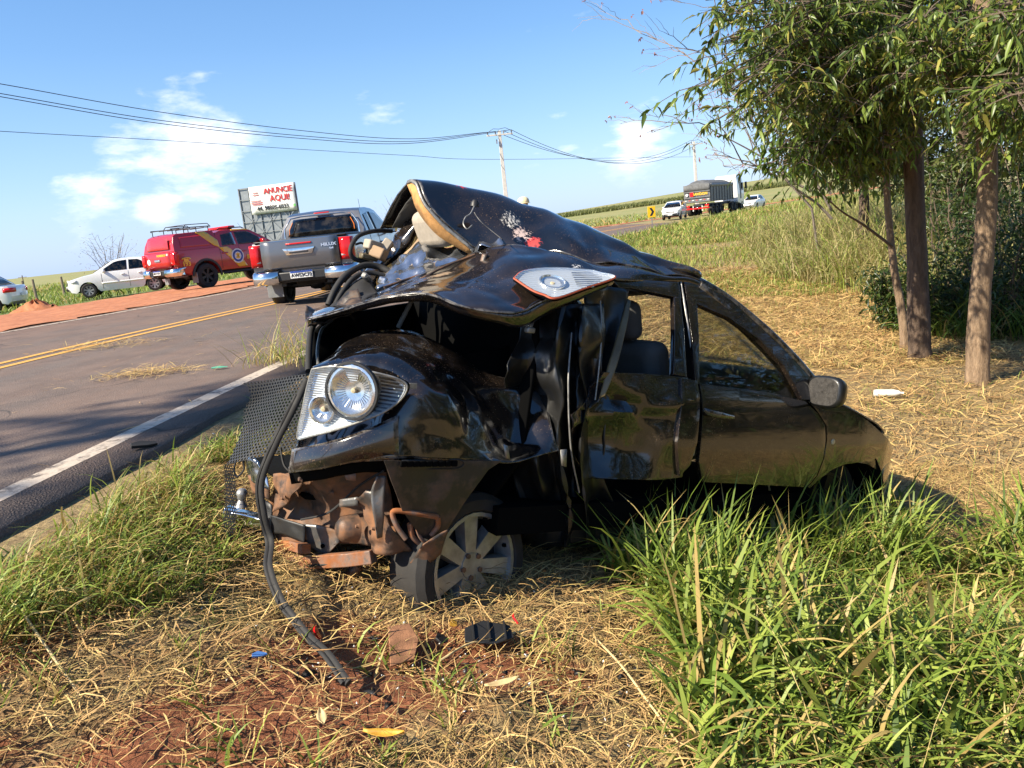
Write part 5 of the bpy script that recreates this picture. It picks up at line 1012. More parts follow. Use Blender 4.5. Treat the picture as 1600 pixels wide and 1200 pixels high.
# person in a pale helmet on the far side of the wreck
hd = at_y(817, 307, 17.0); g = float(gz(hd.x, hd.y)); HT = hd.z - g; K = HT / 1.8
per = empty('person', (hd.x, hd.y, g), R(20), label='person in a pale yellow helmet, mostly hidden behind the wreck roof', cat='person')
def skin(name, V, E_, mat, parent, lvl=2):
    me = bpy.data.meshes.new(name); me.from_pydata([tuple(c * K for c in v[0]) for v in V], E_, []); o = link(bpy.data.objects.new(name, me), parent)
    md = o.modifiers.new('skin', 'SKIN'); sv = me.skin_vertices[0].data
    for i, v in enumerate(V): sv[i].radius = (v[1] * K, (v[2] if len(v) > 2 else v[1]) * K); sv[i].use_root = i == 0
    sb = o.modifiers.new('sub', 'SUBSURF'); sb.levels = sb.render_levels = lvl; me.materials.append(MAT[mat]); return o
V = [((0, 0, .95), .16, .11), ((0, 0, 1.15), .15, .1), ((0, .01, 1.38), .18, .1), ((0, .02, 1.5), .07, .06), ((0, 0, 1.6), .075, .085), ((0, 0, 1.7), .075, .085),
     ((.2, .01, 1.42), .065), ((.27, .03, 1.16), .05), ((.27, -.1, .95), .042), ((.27, -.15, .87), .035, .045), ((-.2, .01, 1.42), .065), ((-.27, .03, 1.16), .05), ((-.27, -.1, .95), .042), ((-.27, -.15, .87), .035, .045),
     ((.1, 0, .88), .1), ((.12, -.02, .5), .07), ((.13, .03, .1), .055), ((.14, -.1, .05), .05, .04), ((-.1, 0, .88), .1), ((-.12, -.02, .5), .07), ((-.13, .03, .1), .055), ((-.14, -.1, .05), .05, .04)]
E_ = [(0, 1), (1, 2), (2, 3), (3, 4), (4, 5), (2, 6), (6, 7), (7, 8), (8, 9), (2, 10), (10, 11), (11, 12), (12, 13), (0, 14), (14, 15), (15, 16), (16, 17), (0, 18), (18, 19), (19, 20), (20, 21)]
skin('body', V, E_, 'uniform', per)
hb_ = MB(); hb_.rings([[(math.cos(a) * r * K, math.sin(a) * r * 1.15 * K, z * K) for a in np.linspace(0, 2 * math.pi, 21)[:-1]] for z, r in ((1.5, .06), (1.53, .075), (1.58, .088), (1.64, .092), (1.7, .088))], True, True); hb_.build('face', MAT['skin'], per, 60)
hm = MB(); hm.rings([[(math.cos(a) * r * K, math.sin(a) * r * 1.18 * K, z * K) for a in np.linspace(0, 2 * math.pi, 25)[:-1]] for z, r in ((1.655, .15), (1.66, .122), (1.7, .124), (1.75, .108), (1.785, .07), (1.8, .01))], True, False); hm.build('helmet', MAT['helmet'], per, 60)

# fence posts, far pole, spoil heap at the left
for k, (px, py, Y) in enumerate(((33, 432, 45), (53, 447, 45), (95, 432, 45), (8, 441, 45))):
    q = at_y(px, py, Y + k); g = float(gz(q.x, q.y)); tag(MB().rings([[(q.x + r * math.cos(a), q.y + r * math.sin(a), z) for a in np.linspace(0, 6.28, 8)[:-1]] for z, r in ((g - .2, .08), (g + .6, .075), (g + 1.15, .06))]).build('fence_post', MAT['fence_wood'], None), ['wooden fence post straight above the spoil heap', 'leaning short fence post right of the spoil heap', 'fence post just left of the white saloon', 'fence post nearest the left picture edge'][k], 'post', 'field fence posts')
q = at_y(35, 434, 210); g = float(gz(q.x, q.y)); dp = empty('utility_pole', (q.x, q.y, g), label='tiny distant utility pole on the left horizon', cat='utility pole', group='concrete utility poles'); MB().tube([(0, 0, -.3), (0, 0, q.z - g + .6)], .14, 6).build('post', MAT['fence_wood'], dp); MB().box((0, 0, q.z - g + .1), (2.2, .15, .15)).build('crossarm', MAT['fence_wood'], dp)
q = at_y(52, 470, 27); hp = MB(); g = float(gz(q.x, q.y)); rows = []
for a in np.linspace(0, 2 * math.pi, 33): rows.append([(q.x + .95 * k * math.cos(a), q.y + .7 * k * math.sin(a), g - .05 + .36 * (1 - k) ** .8 * (1 + .5 * hsh(math.cos(a) * 2, math.sin(a) * 2, k * 3)) + .1 * hsh(a, k * 9)) for k in np.linspace(0, 1, 9)])
tag(hp.grid(rows).build('spoil_heap', MAT['red_dirt'], None, 60), 'low heap of red earth behind the tail of the left car', 'earth heap')
# ================================================================ trees and shrubs
def leafmesh(name, P, D, L, Wd, col, mat='leaf', parent=None, fold=.25, droop=.3):
    """lanceolate leaves: base points P, directions D (unit), lengths, widths, colours"""
    n = len(P); D = D / np.linalg.norm(D, axis=1, keepdims=True); up = rng.normal(size=(n, 3)); up[:, 2] += 1.2
    Sd = np.cross(D, up); Sd /= np.linalg.norm(Sd, axis=1, keepdims=True) + 1e-9; N = np.cross(Sd, D); L = L[:, None]; Wd = Wd[:, None]
    c1 = P + D * L * .35; c2 = P + D * L * .7 - np.array([0, 0, 1]) * L * droop * .3; tip = P + D * L - np.array([0, 0, 1]) * L * droop
    v = np.stack([P, c1 - Sd * Wd * .5 + N * Wd * fold, c1 + Sd * Wd * .5 + N * Wd * fold, c1, c2 - Sd * Wd * .36 + N * Wd * fold * .6, c2 + Sd * Wd * .36 + N * Wd * fold * .6, c2, tip], 1).reshape(-1, 3)
    t_ = np.array([[0, 3, 1], [0, 2, 3], [1, 3, 6], [1, 6, 4], [3, 2, 5], [3, 5, 6], [4, 6, 7], [6, 5, 7]])
    f = (np.arange(n)[:, None, None] * 8 + t_[None]).reshape(-1, 3)
    return link(bpy.data.objects.new(name, npmesh(name, v, f, MAT[mat], dict(col=np.repeat(col, 8, 0)), False)), parent)
def leafcol(n, c1, c2, c3=None, p3=.08):
    k = rng.random((n, 1)) ** 1.3; c = np.array(c1) * (1 - k) + np.array(c2) * k
    if c3 is not None: m_ = rng.random(n) < p3; c[m_] = np.array(c3) * rng.uniform(.7, 1.1, (m_.sum(), 1))
    return c
def bend(a, b, sag, k=8, jit=.05, seed=0):
    a, b = np.array(a), np.array(b); L = np.linalg.norm(b - a); o = []
    for i in range(k + 1):
        t_ = i / k; p_ = a * (1 - t_) + b * t_ + np.array([0, 0, 1]) * sag * L * math.sin(math.pi * t_)
        o.append(Vector(p_) + Vector((hsh(seed, i * .7), hsh(seed + 9, i * .7), hsh(seed + 21, i * .7))) * jit * L * math.sin(math.pi * min(1, t_ * 1.2)))
    return o
def trunk_mesh(name, pts, rad, mat, parent, n=16, rough=.12):
    c = catmull(pts, 44); rs = []
    for i, p_ in enumerate(c):
        t_ = i / 44; r = float(np.interp(t_, np.linspace(0, 1, len(rad)), rad)); rs.append([p_ + Vector((math.cos(a), math.sin(a), 0)) * r * (1 + rough * mnoise.noise(Vector((math.cos(a) * 2.2, math.sin(a) * 2.2, p_.z * 2.5))) + .5 * rough * mnoise.noise(Vector((math.cos(a) * 6, math.sin(a) * 6, p_.z * 5)))) for a in np.linspace(0, 2 * math.pi, n + 1)[:-1]])
    return MB().rings(rs).build(name, MAT[mat], parent, 60)
def leafy_tree(name, label, base_, pts, rad, bark_, regions, nb, twigs, nl, ll, lw, cols, group, hang=.9, attach=(.35, 1), lbranch=.02, ext=None):
    root = empty(name, base_, label=label, cat='tree', group=group); b0 = Vector(base_); loc = [Vector(p_) - b0 for p_ in pts]
    trunk_mesh('trunk', loc, rad, bark_, root); tc_ = catmull(loc, 40); br = MB(); P = []; D = []; sc = []
    for k in range(nb):
        reg = regions[k % len(regions)]; e = Vector(reg(k)) - b0
        zt = max(e.z - random.uniform(-.1, 1.1), attach[0] * tc_[-1].z); i = min(range(len(tc_)), key=lambda j: abs(tc_[j].z - zt)); i = max(i, 6)
        path = bend(tc_[i], e, .12, 8, .06, k * 3.7); n_ = len(path) - 1
        br.tube(path, [lbranch * (1.15 - .95 * j / n_) for j in range(n_ + 1)], 5)
        for w_ in range(twigs):
            j = random.uniform(.45, 1) * n_; q = path[int(j)].lerp(path[min(int(j) + 1, n_)], j - int(j)); ln = random.uniform(.25, .75)
            dv = Vector((random.gauss(0, 1), random.gauss(0, 1), random.gauss(-.15, .5))).normalized(); e2 = q + dv * ln + Vector((0, 0, -.12 * ln)); tw = bend(q, e2, .1, 4, .05, k + w_ * 1.3); br.tube(tw, [.006, .005, .004, .003, .002], 3, caps=False)
            for l in range(nl):
                t_ = random.uniform(.15, 1) * 4; a = tw[int(min(3, t_))].lerp(tw[int(min(3, t_)) + 1], min(1, t_ - int(min(3, t_)))); P.append(a); ax_ = dv * random.uniform(.2, .9) + Vector((random.gauss(0, .75), random.gauss(0, .75), random.gauss(-hang, .45))); D.append(ax_)
    br.build('branch', MAT['twig'], root, 60); n = len(P); P = np.array([tuple(p_) for p_ in P]); D = np.array([tuple(p_) for p_ in D])
    leafmesh('crown', P, D, rng.uniform(.5, 1.3, n) * ll, rng.uniform(.5, 1.35, n) * lw, leafcol(n, *cols), 'leaf', root)
    return root
def pxreg(poly, y0, y1):
    """points spread through a block of air: an outline and a range of distances"""
    xs, ys_ = [p_[0] for p_ in poly], [p_[1] for p_ in poly]
    def inside(x, y):
        r = False
        for i in range(len(poly)):
            (x1, q1), (x2, q2) = poly[i], poly[i - 1]
            if (q1 > y) != (q2 > y) and x < (x2 - x1) * (y - q1) / (q2 - q1) + x1: r = not r
        return r
    def f(k):
        for _ in range(200):
            x, y = random.uniform(min(xs), max(xs)), random.uniform(min(ys_), max(ys_))
            if inside(x, y): return at_y(x, y, random.uniform(y0, y1))
        return at_y(xs[0], ys_[0], y0)
    return f
G_ = ((.05, .085, .018), (.23, .31, .055), (.4, .36, .08), .1)
b1 = on_ground(1530, 600); b2 = on_ground(1437, 560); b3 = on_ground(1414, 548)
leafy_tree('tree', 'tree with tan sunlit trunk, the rightmost of the roadside trees', b1, [b1 + Vector((0, 0, -.2)), b1 + Vector((-.02, 0, .15)), b1 + Vector((0, 0, 1)), b1 + Vector((.08, .02, 2.2)), b1 + Vector((.06, .1, 3.6)), b1 + Vector((.2, .2, 5.4)), b1 + Vector((.3, .3, 7.5))], [.16, .125, .105, .098, .09, .075, .04], 'bark_tan',
           [pxreg([(1350, 0), (1640, 0), (1660, 170), (1590, 180), (1500, 110), (1400, 130)], 8.8, 12), pxreg([(1300, -260), (1900, -260), (1900, -20), (1300, -20)], 8.5, 12), pxreg([(1560, -20), (1680, -20), (1680, 90), (1575, 90)], 6, 8), pxreg([(1565, 150), (1650, 150), (1650, 235), (1575, 225)], 5.4, 7.4), pxreg([(1380, 40), (1490, 20), (1490, 120), (1400, 150)], 6.5, 9)], 100, 8, 12, .12, .033, G_, 'roadside trees', hang=.5)
leafy_tree('tree', 'dark-trunked tree standing between the thin stem and the tan trunk', b2, [b2 + Vector((0, 0, -.2)), b2 + Vector((0, 0, .2)), b2 + Vector((-.03, 0, 1.2)), b2 + Vector((-.05, .05, 2.8)), b2 + Vector((-.1, .05, 4.2)), b2 + Vector((-.25, .1, 6.2)), b2 + Vector((-.3, .1, 8.2))], [.18, .145, .125, .115, .105, .085, .04], 'bark_dark',
           [pxreg([(1085, 10), (1300, 0), (1440, 40), (1400, 150), (1330, 240), (1200, 245), (1105, 195), (1080, 90)], 6.8, 11), pxreg([(1090, -10), (1190, 0), (1200, 200), (1140, 215), (1085, 150)], 7.0, 8.6), pxreg([(1140, 140), (1330, 120), (1440, 200), (1400, 275), (1290, 290), (1190, 265)], 8, 11.5), pxreg([(1120, -220), (1500, -220), (1500, 0), (1080, 0)], 8, 12)], 145, 8, 12, .12, .033, G_, 'roadside trees', hang=.5, attach=(.4, 1))
leafy_tree('tree', 'thin leaning stem with a low bowed branch beside the dark trunk', b3, [b3 + Vector((0, 0, -.1)), b3 + Vector((-.03, 0, .5)), b3 + Vector((-.16, 0, 1.3)), b3 + Vector((-.22, .03, 2.3)), b3 + Vector((-.2, .05, 3.4)), b3 + Vector((-.3, .1, 4.8))], [.07, .058, .05, .045, .035, .02], 'bark_tan',
           [pxreg([(1180, 160), (1400, 130), (1450, 230), (1400, 290), (1260, 285), (1185, 255)], 8.2, 11.5), pxreg([(1190, 225), (1290, 215), (1290, 275), (1200, 285)], 8.5, 10.5)], 60, 7, 10, .1, .034, ((.05, .085, .016), (.19, .3, .045), (.3, .28, .06), .05), 'roadside trees', attach=(.5, 1), lbranch=.013)
bw = [at_y(1394, 385, 11.1), at_y(1350, 352, 10.8), at_y(1312, 328, 10.4), at_y(1275, 292, 10.0)]
o_ = MB().tube(catmull([p_ - b3 for p_ in bw], 16), [.022 - .001 * i for i in range(17)], 6).build('bowed_branch', MAT['twig'], [x for x in bpy.data.objects if x.name.startswith('tree') and (x.location - b3).length < .01][0], 60)
# feathery evergreen trees behind
for k, (px, Y, reg, lb) in enumerate(((1345, 22, [(1150, 60), (1240, -40), (1360, -40), (1390, 260), (1300, 290), (1210, 230)], 'feathery dark tree farthest left behind the roadside trees'), (1425, 18.5, [(1270, 100), (1320, -60), (1500, -60), (1500, 300), (1390, 310), (1280, 270)], 'feathery tree filling the gap behind the dark trunk'),
                                     (1500, 17, [(1440, 60), (1470, -60), (1650, -60), (1660, 280), (1560, 330), (1450, 300)], 'feathery tree behind and between the two thick trunks'), (1600, 19, [(1560, 0), (1800, -60), (1800, 330), (1600, 340)], 'feathery tree at the right picture edge'))):
    q = at_y(px, 360, Y); bq = gpt(q.x, q.y); top = at_y(px + 10, -30, Y)
    leafy_tree('feathery_tree', lb, bq, [bq + Vector((0, 0, -.2)), bq + Vector((.1, 0, 1.5)), bq + Vector((.1, .1, 3)), Vector((top.x, top.y, top.z * .7)), top], [.16, .13, .11, .08, .04], 'bark_dark', [pxreg(reg, Y - 2.2, Y + 2.5)], 105, 8, 11, .2, .045, ((.045, .065, .018), (.19, .23, .055)), 'feathery trees behind', hang=.25, attach=(.3, 1), lbranch=.03)
# nearly leafless tree with pink blossom
bt = gpt(*at_y(1300, 350, 20).xy); rt = empty('bare_tree', bt, label='nearly leafless tree with fine grey twigs and a few pink flowers', cat='tree'); tm = MB(); fl = []
def grow(a, b, r, lev, seed):
    pth = bend(a, b, .06, 6, .09, seed); tm.tube(pth, [r * (1 - .11 * j) for j in range(7)], 5 if lev < 2 else 3, caps=False); L = (Vector(b) - Vector(a)).length
    if lev >= 4: fl.append(Vector(b)); return
    for k in range(3 if lev < 3 else 3):
        i = random.choice((3, 4, 5, 6)); d = (Vector(b) - Vector(a)).normalized(); dv = (d + Vector((random.gauss(-.12, .5), random.gauss(0, .5), random.gauss(.05, .4)))).normalized(); grow(pth[i], pth[i] + dv * L * random.uniform(.42, .62), r * .55, lev + 1, seed + k * 5.1 + lev)
for k, (px, py) in enumerate(((1150, 150), (1135, 215), (1170, 120), (1160, 255), (1190, 185))): grow(Vector((0, 0, -.1 if k == 0 else 1.2 + .2 * k)), at_y(px, py, 19 + k * .3) - bt, .04, 1, k * 11.3)
trk = tm.build('trunk', MAT['bark_grey'], rt, 60)
n = len(fl); sel = rng.random(n) < .55; P = np.array([tuple(p_) for p_ in fl])[sel]; n = len(P)
leafmesh('crown', np.repeat(P, 3, 0), rng.normal(size=(n * 3, 3)), rng.uniform(.05, .09, n * 3), rng.uniform(.03, .05, n * 3), leafcol(n * 3, (.35, .12, .12), (.45, .25, .2)), 'leaf', rt)
# the same roadside belt goes on to the right of the picture and behind the viewer
_src = [x for x in bpy.data.objects if x.name.startswith('feathery_tree')]
for k, (x, y, rz, sc_) in enumerate(((7.6, 5.6, .4, .8), (7.2, 2.6, 2.1, .75), (8.4, .2, 3.6, .85), (6.8, -2.4, 5.0, .75), (9.6, 3.6, 1.2, 1.0), (9.8, -1.6, 4.2, 1.0), (5.6, -5.2, 2.8, .75))):
    s_ = _src[k % 4]; src_c = [c for c in s_.children if c.name.startswith('crown')][0]; cb_ = np.zeros(len(src_c.data.vertices) * 3, np.float32); src_c.data.vertices.foreach_get('co', cb_); cc = cb_.reshape(-1, 3).mean(0)
    c_ = copy_tree(s_); c_.scale = (sc_,) * 3; c_.rotation_euler = (0, 0, rz); off = Matrix.Rotation(rz, 3, 'Z') @ Vector((cc[0], cc[1], 0)) * sc_ * .6; g_ = gpt(x, y); c_.location = g_ - Vector((off.x, off.y, .1)); tag(c_, ('feathery tree outside the picture on the right, number %s going back along the belt' % ['one', 'two', 'three', 'four', 'five', 'six', 'seven'][k]), 'tree', 'feathery trees behind')
# undergrowth and other shrubs
def shrub(name, label, c, r, h, n, ll, lw, cols, stems=9, group=None, hang=0, cat='shrub', leafy=True, lo=.1):
    root = empty(name, c, label=label, cat=cat, group=group); st = MB(); P = []; D = []
    for k in range(stems):
        a = random.uniform(0, 6.28); e = Vector((math.cos(a) * r * random.uniform(.3, 1), math.sin(a) * r * random.uniform(.3, 1), h * random.uniform(.55, 1))); pth = bend((0, 0, -.05), e, .1, 6, .09, k * 2.3 + c[0]); st.tube(pth, [.016 * (1.1 - .13 * j) for j in range(7)], 4)
        for w_ in range(4): q = pth[random.choice((2, 3, 4, 5))]; st.tube([q, q + Vector((random.gauss(0, .25), random.gauss(0, .25), random.uniform(.05, .4))) * r], [.006, .002], 3, caps=False)
        for l in range(n // stems):
            t_ = random.uniform(lo, 1) * 6; q = pth[int(min(5, t_))]; s_ = .32 * r; P.append(tuple(q + Vector((random.gauss(0, s_), random.gauss(0, s_), random.gauss(0, s_ * .7))))); D.append((random.gauss(0, 1), random.gauss(0, 1), random.gauss(-hang, .7)))
    st.build('stem', MAT['twig'], root, 60)
    if leafy and P: n = len(P); leafmesh('foliage', np.array(P), np.array(D), rng.uniform(.6, 1.3, n) * ll, rng.uniform(.7, 1.2, n) * lw, leafcol(n, *cols), 'leaf', root)
    return root
DK = ((.02, .04, .01), (.085, .13, .03), (.22, .2, .06), .05)
for k, (px, py, Y, r, h, lb) in enumerate(((1462, 500, 12.2, .6, 1.5, 'dark shrub just right of the dark trunk'), (1500, 490, 13.0, .8, 2.4, 'dark shrub in the gap between the thick trunks'), (1565, 490, 11.5, .8, 1.9, 'leafy shrub right of the tan trunk near the picture edge'), (1610, 470, 13.5, 1.1, 3.0, 'tall dark shrub at the right picture edge'), (1480, 420, 15.5, 1.2, 3.2, 'tall shrub farther back behind the tree trunks'), (1400, 470, 13.0, .5, 1.1, 'low shrub with narrow leaves left of the thin stem'), (1555, 400, 16.5, 1.4, 3.6, 'broad shrub under the feathery trees on the right'))):
    q = on_ground(px, py + 40); q = at_y(px, py, Y); shrub('shrub', lb, gpt(q.x, q.y), r, h, 1500, .13, .035, DK, 10, 'undergrowth shrubs', .2)
for px, Y, r, h, lb in ((635, 46, 1.6, 3.6, 'pale dry bush showing over the silver pickup cab'), (168, 40, 1.5, 3.2, 'leafless dry bush behind the white saloon'), (520, 60, 1.5, 2.4, 'dry bush hidden low behind the silver pickup')):
    q = at_y(px, 380, Y); shrub('dry_bush', lb, gpt(q.x, q.y), r, h, 500, .16, .02, ((.3, .24, .12), (.45, .36, .2)), 16, 'dry bushes', -.6)
for k, (x, y, r, h) in enumerate(((6.6, 4.6, 1.3, 2.6), (6.2, 2.4, 1.3, 2.4), (6.6, .4, 1.4, 2.8), (6.0, -1.6, 1.3, 2.4), (5.4, -3.8, 1.4, 2.6))):
    shrub('shrub', 'dark shrub of the belt right of the picture, ' + ['level with the wreck mirror', 'level with the wreck tail', 'abreast of the viewer', 'just behind the viewer', 'well behind the viewer'][k], gpt(x, y), r, h, 1600, .2, .06, DK, 10, 'undergrowth shrubs', .2)
# trees across the road, outside the picture: they throw the soft shade on the asphalt
for k, (x, y, h, lb) in enumerate(((-13.4, -.9, 11.5, 'tall tree standing across the road from the viewer'),)):
    b_ = gpt(x, y); clus = [(-1.2, .2, .62), (.6, -.6, .78), (1.2, .7, .9), (-.3, .9, 1.0)]
    leafy_tree('shade_tree', lb, b_, [b_ + Vector((0, 0, -.2)), b_ + Vector((.1, 0, h * .35)), b_ + Vector((0, .1, h * .7)), b_ + Vector((.1, 0, h))], [.22, .17, .12, .04], 'bark_dark', [(lambda k_, c=c, b_=b_, h=h: b_ + Vector((c[0] + random.gauss(0, .85), c[1] + random.gauss(0, .55), h * c[2] + random.gauss(0, .18)))) for c in clus], 36, 6, 9, .2, .06, G_, 'trees across the road', hang=.3, attach=(.4, 1), lbranch=.03)
# ================================================================ grass, straw and litter
def blades(name, B, az, L, Wd, e0, e1, col, mat='grass_blade', segs=4, twist=.4, label=None, cat='grass', curve=0):
    n = len(B); h = L / segs; P = [np.array(B, float)]; a = az.copy()
    for k in range(segs):
        e = e0 + (e1 - e0) * (k / max(1, segs - 1)); a = a + curve; P.append(P[-1] + np.stack([np.cos(a) * np.cos(e), np.sin(a) * np.cos(e), np.sin(e)], 1) * h[:, None])
    tw = az + math.pi / 2 + rng.normal(0, twist, n); Sd = np.stack([np.cos(tw), np.sin(tw), rng.normal(0, .25, n)], 1); vs = []
    for k in range(segs): w_ = Wd * (.55 + .45 * min(1, k * 1.5)) * (1 - (k / segs) ** 1.8 * .75); vs += [P[k] - Sd * w_[:, None] / 2, P[k] + Sd * w_[:, None] / 2]
    vs.append(P[segs]); m_ = 2 * segs + 1; v = np.stack(vs, 1).reshape(-1, 3); t_ = []
    for k in range(segs - 1): i = 2 * k; t_ += [[i, i + 1, i + 3], [i, i + 3, i + 2]]
    t_.append([2 * segs - 2, 2 * segs - 1, 2 * segs]); f = (np.arange(n)[:, None, None] * m_ + np.array(t_)[None]).reshape(-1, 3)
    o = link(bpy.data.objects.new(name, npmesh(name, v, f, MAT[mat], dict(col=np.repeat(col, m_, 0)), True))); return tag(o, label, cat, None, 'stuff')
def inpoly(x, y, poly):
    r = np.zeros(len(x), bool); n = len(poly)
    for i in range(n):
        x1, y1 = poly[i][:2]; x2, y2 = poly[i - 1][:2]; c = ((y1 > y) != (y2 > y)) & (x < (x2 - x1) * (y - y1) / (y2 - y1 + 1e-12) + x1); r ^= c
    return r
def wpoly(pts): return [tuple(on_ground(*p_))[:2] for p_ in pts]
def scatter(poly, n):
    xs, ys_ = [p_[0] for p_ in poly], [p_[1] for p_ in poly]; X = []; Y_ = []; c = 0
    while c < n:
        x = rng.uniform(min(xs), max(xs), n); y = rng.uniform(min(ys_), max(ys_), n); m_ = inpoly(x, y, poly); X.append(x[m_]); Y_.append(y[m_]); c += m_.sum()
        if m_.sum() == 0: break
    return np.concatenate(X)[:n], np.concatenate(Y_)[:n]
WFx, WLx = np.array(WF), np.array(WL)
def carfree(x, y, m0=.0, m1=.0):
    d = np.stack([x - WO.x, y - WO.y], 1); u = d @ (WFx[:2] / np.linalg.norm(WFx[:2])); v = d @ WLx[:2]
    return ~((u > -.55 - m1) & (u < 3.3) & (v > m0) & (v < 1.7))
def gbase(x, y, dz=-.01): return np.stack([x, y, gz(x, y) + dz], 1)
def mixcol(n, *stops):
    """stops: (weight, dark, light)"""
    w_ = np.array([s[0] for s in stops], float); k = rng.choice(len(stops), n, p=w_ / w_.sum()); t_ = rng.random((n, 1)); o = np.zeros((n, 3))
    for i, (_, a, b) in enumerate(stops): m_ = k == i; o[m_] = np.array(a) * (1 - t_[m_]) + np.array(b) * t_[m_]
    return o
GREEN = ((.07, .12, .018), (.2, .29, .045)); LIME = ((.2, .27, .04), (.36, .42, .085)); DRY = ((.34, .24, .08), (.6, .46, .18)); STRAW = ((.34, .19, .075), (.7, .48, .2)); BROWN = ((.12, .065, .03), (.26, .15, .07))
def clumped(x, y, sc, thr, i0=0): return wob(x, y, sc, i0) > thr
# broad green grass at the lower right
poly = wpoly([(985, 835), (1060, 775), (1180, 775), (1300, 790), (1390, 815), (1480, 900), (1605, 840), (1680, 900), (1700, 1260), (1080, 1260), (1055, 1000), (1030, 900)])
x, y = scatter(poly, 9500); n = len(x); k = carfree(x, y, .12) & (wob(x, y, 3.0, 6) + rng.normal(0, .3, n) > -.45); x, y = x[k], y[k]; n = len(x)
hf = np.clip(.75 + .5 * wob(x, y, 2.4, 2), .35, 1.3); L = (.12 + .42 * rng.random(n) ** 1.2) * hf * np.where(rng.random(n) < .06, 1.6, 1)
blades('tall_grass', gbase(x, y), rng.uniform(0, 6.28, n), L, rng.uniform(.011, .028, n), np.radians(rng.uniform(55, 88, n)), np.radians(rng.uniform(-55, 55, n)), mixcol(n, (4, *GREEN), (5.5, *LIME), (2.0, *DRY)), segs=5, label='broad bright green grass filling the lower right corner')
x, y = scatter(poly, 5000); n = len(x); k = carfree(x, y, .1); x, y = x[k], y[k]; n = len(x)
blades('fallen_grass', gbase(x, y, .02), rng.uniform(0, 6.28, n), rng.uniform(.15, .4, n), rng.uniform(.006, .014, n), np.radians(rng.uniform(0, 45, n)), np.radians(rng.uniform(-35, 5, n)), mixcol(n, (2, *GREEN), (2, *LIME), (2.4, *DRY), (.8, *BROWN)), segs=4, label='bent and yellowed grass leaves low among the green grass')
uu = rng.uniform(.8, 2.75, 1700); vv = rng.uniform(-.45, .1, 1700); hf_ = WFx[:2] / np.linalg.norm(WFx[:2]); x = WO.x + uu * hf_[0] + vv * WLx[0]; y = WO.y + uu * hf_[1] + vv * WLx[1]; k = wob(x, y, 4, 2) + rng.normal(0, .3, len(x)) > -.3; x, y = x[k], y[k]; n = len(x)
blades('sill_grass', gbase(x, y), rng.uniform(0, 6.28, n), rng.uniform(.22, .62, n), rng.uniform(.008, .02, n), np.radians(rng.uniform(60, 89, n)), np.radians(rng.uniform(-30, 65, n)), mixcol(n, (4, *GREEN), (4, *LIME), (1.5, *DRY)), segs=5, label='tall grass standing against the doors of the wreck')
# finer green grass on the bank between road and wreck
poly = wpoly([(-60, 860), (120, 735), (250, 672), (330, 630), (400, 596), (470, 590), (440, 700), (400, 790), (375, 880), (260, 950), (90, 985), (-60, 1060)])
x, y = scatter(poly, 16000); k = carfree(x, y, -.3, .1) & (wob(x, y, 3.2, 4) + rng.normal(0, .25, len(x)) - .55 * np.clip((sdist(x, y) - 1.1) / .5, -.5, 1) > -.25) & (sdist(x, y) > .52 + .2 * rng.random(len(x))); x, y = x[k], y[k]; n = len(x)
hf = np.clip(.8 + .55 * wob(x, y, 2.9, 5), .3, 1.4)
blades('bank_grass', gbase(x, y), rng.normal(-.6, 1.3, n), rng.uniform(.08, .3, n) * hf, rng.uniform(.003, .01, n), np.radians(rng.uniform(45, 85, n)), np.radians(rng.uniform(-40, 40, n)), mixcol(n, (2.4, *GREEN), (4.6, *LIME), (3.6, *DRY)), segs=4, label='fine green grass on the bank between asphalt and wreck')
# straw litter
def straw(x, y, l0, l1, w0, w1, name, label, up=14):
    n = len(x); return blades(name, gbase(x, y, .008) + np.c_[np.zeros((n, 2)), rng.uniform(0, .035, n)], rng.uniform(0, 6.28, n), rng.uniform(l0, l1, n), rng.uniform(w0, w1, n), np.radians(rng.normal(6, up, n)), np.radians(rng.normal(-8, up, n)), mixcol(n, (6, *STRAW), (2.2, *DRY), (1.6, *BROWN)), 'straw', segs=3, label=label, cat='straw', curve=rng.normal(0, .22, n))
def litter_keep(x, y, base_=.25):
    s = sdist(x, y); so_ = soil_amt(x, y); return (rng.random(len(x)) < np.clip(1.25 - so_ * 1.0, .2, 1)) & (s > .75)
poly = [(-2.2, 1.5), (1.0, 1.5), (3.4, 2.0), (4.4, 5.5), (3.2, 6.0), (1.4, 5.2), (-.2, 4.4), (-1.6, 4.4), (-2.0, 3.4)]
x, y = scatter(poly, 64000); k = litter_keep(x, y); straw(x[k], y[k], .04, .22, .002, .006, 'straw_litter', 'matted dry straw covering the ground around the wreck')
poly = [(-1.4, 4.4), (1.2, 5), (3.4, 5.8), (4.4, 5.4), (8, 9), (7.5, 16), (6.0, 22), (2.5, 20), (-.3, 12)]
x, y = scatter(poly, 42000); k = (sdist(x, y) > .9) & carfree(x, y, 0); straw(x[k], y[k], .1, .36, .005, .012, 'straw_litter', 'mown dry straw between the wreck and the trees', 12)
x, y = scatter(poly, 9000); k = (sdist(x, y) > .9) & carfree(x, y, 0) & (wob(x, y, 1.1, 3) > .1); x, y = x[k], y[k]; n = len(x)
blades('verge_grass', gbase(x, y), rng.uniform(0, 6.28, n), rng.uniform(.06, .2, n), rng.uniform(.004, .01, n), np.radians(rng.uniform(40, 85, n)), np.radians(rng.uniform(-20, 50, n)), mixcol(n, (3, *GREEN), (3, *LIME), (3, *DRY)), segs=3, label='thin green shoots coming up through the mown straw')
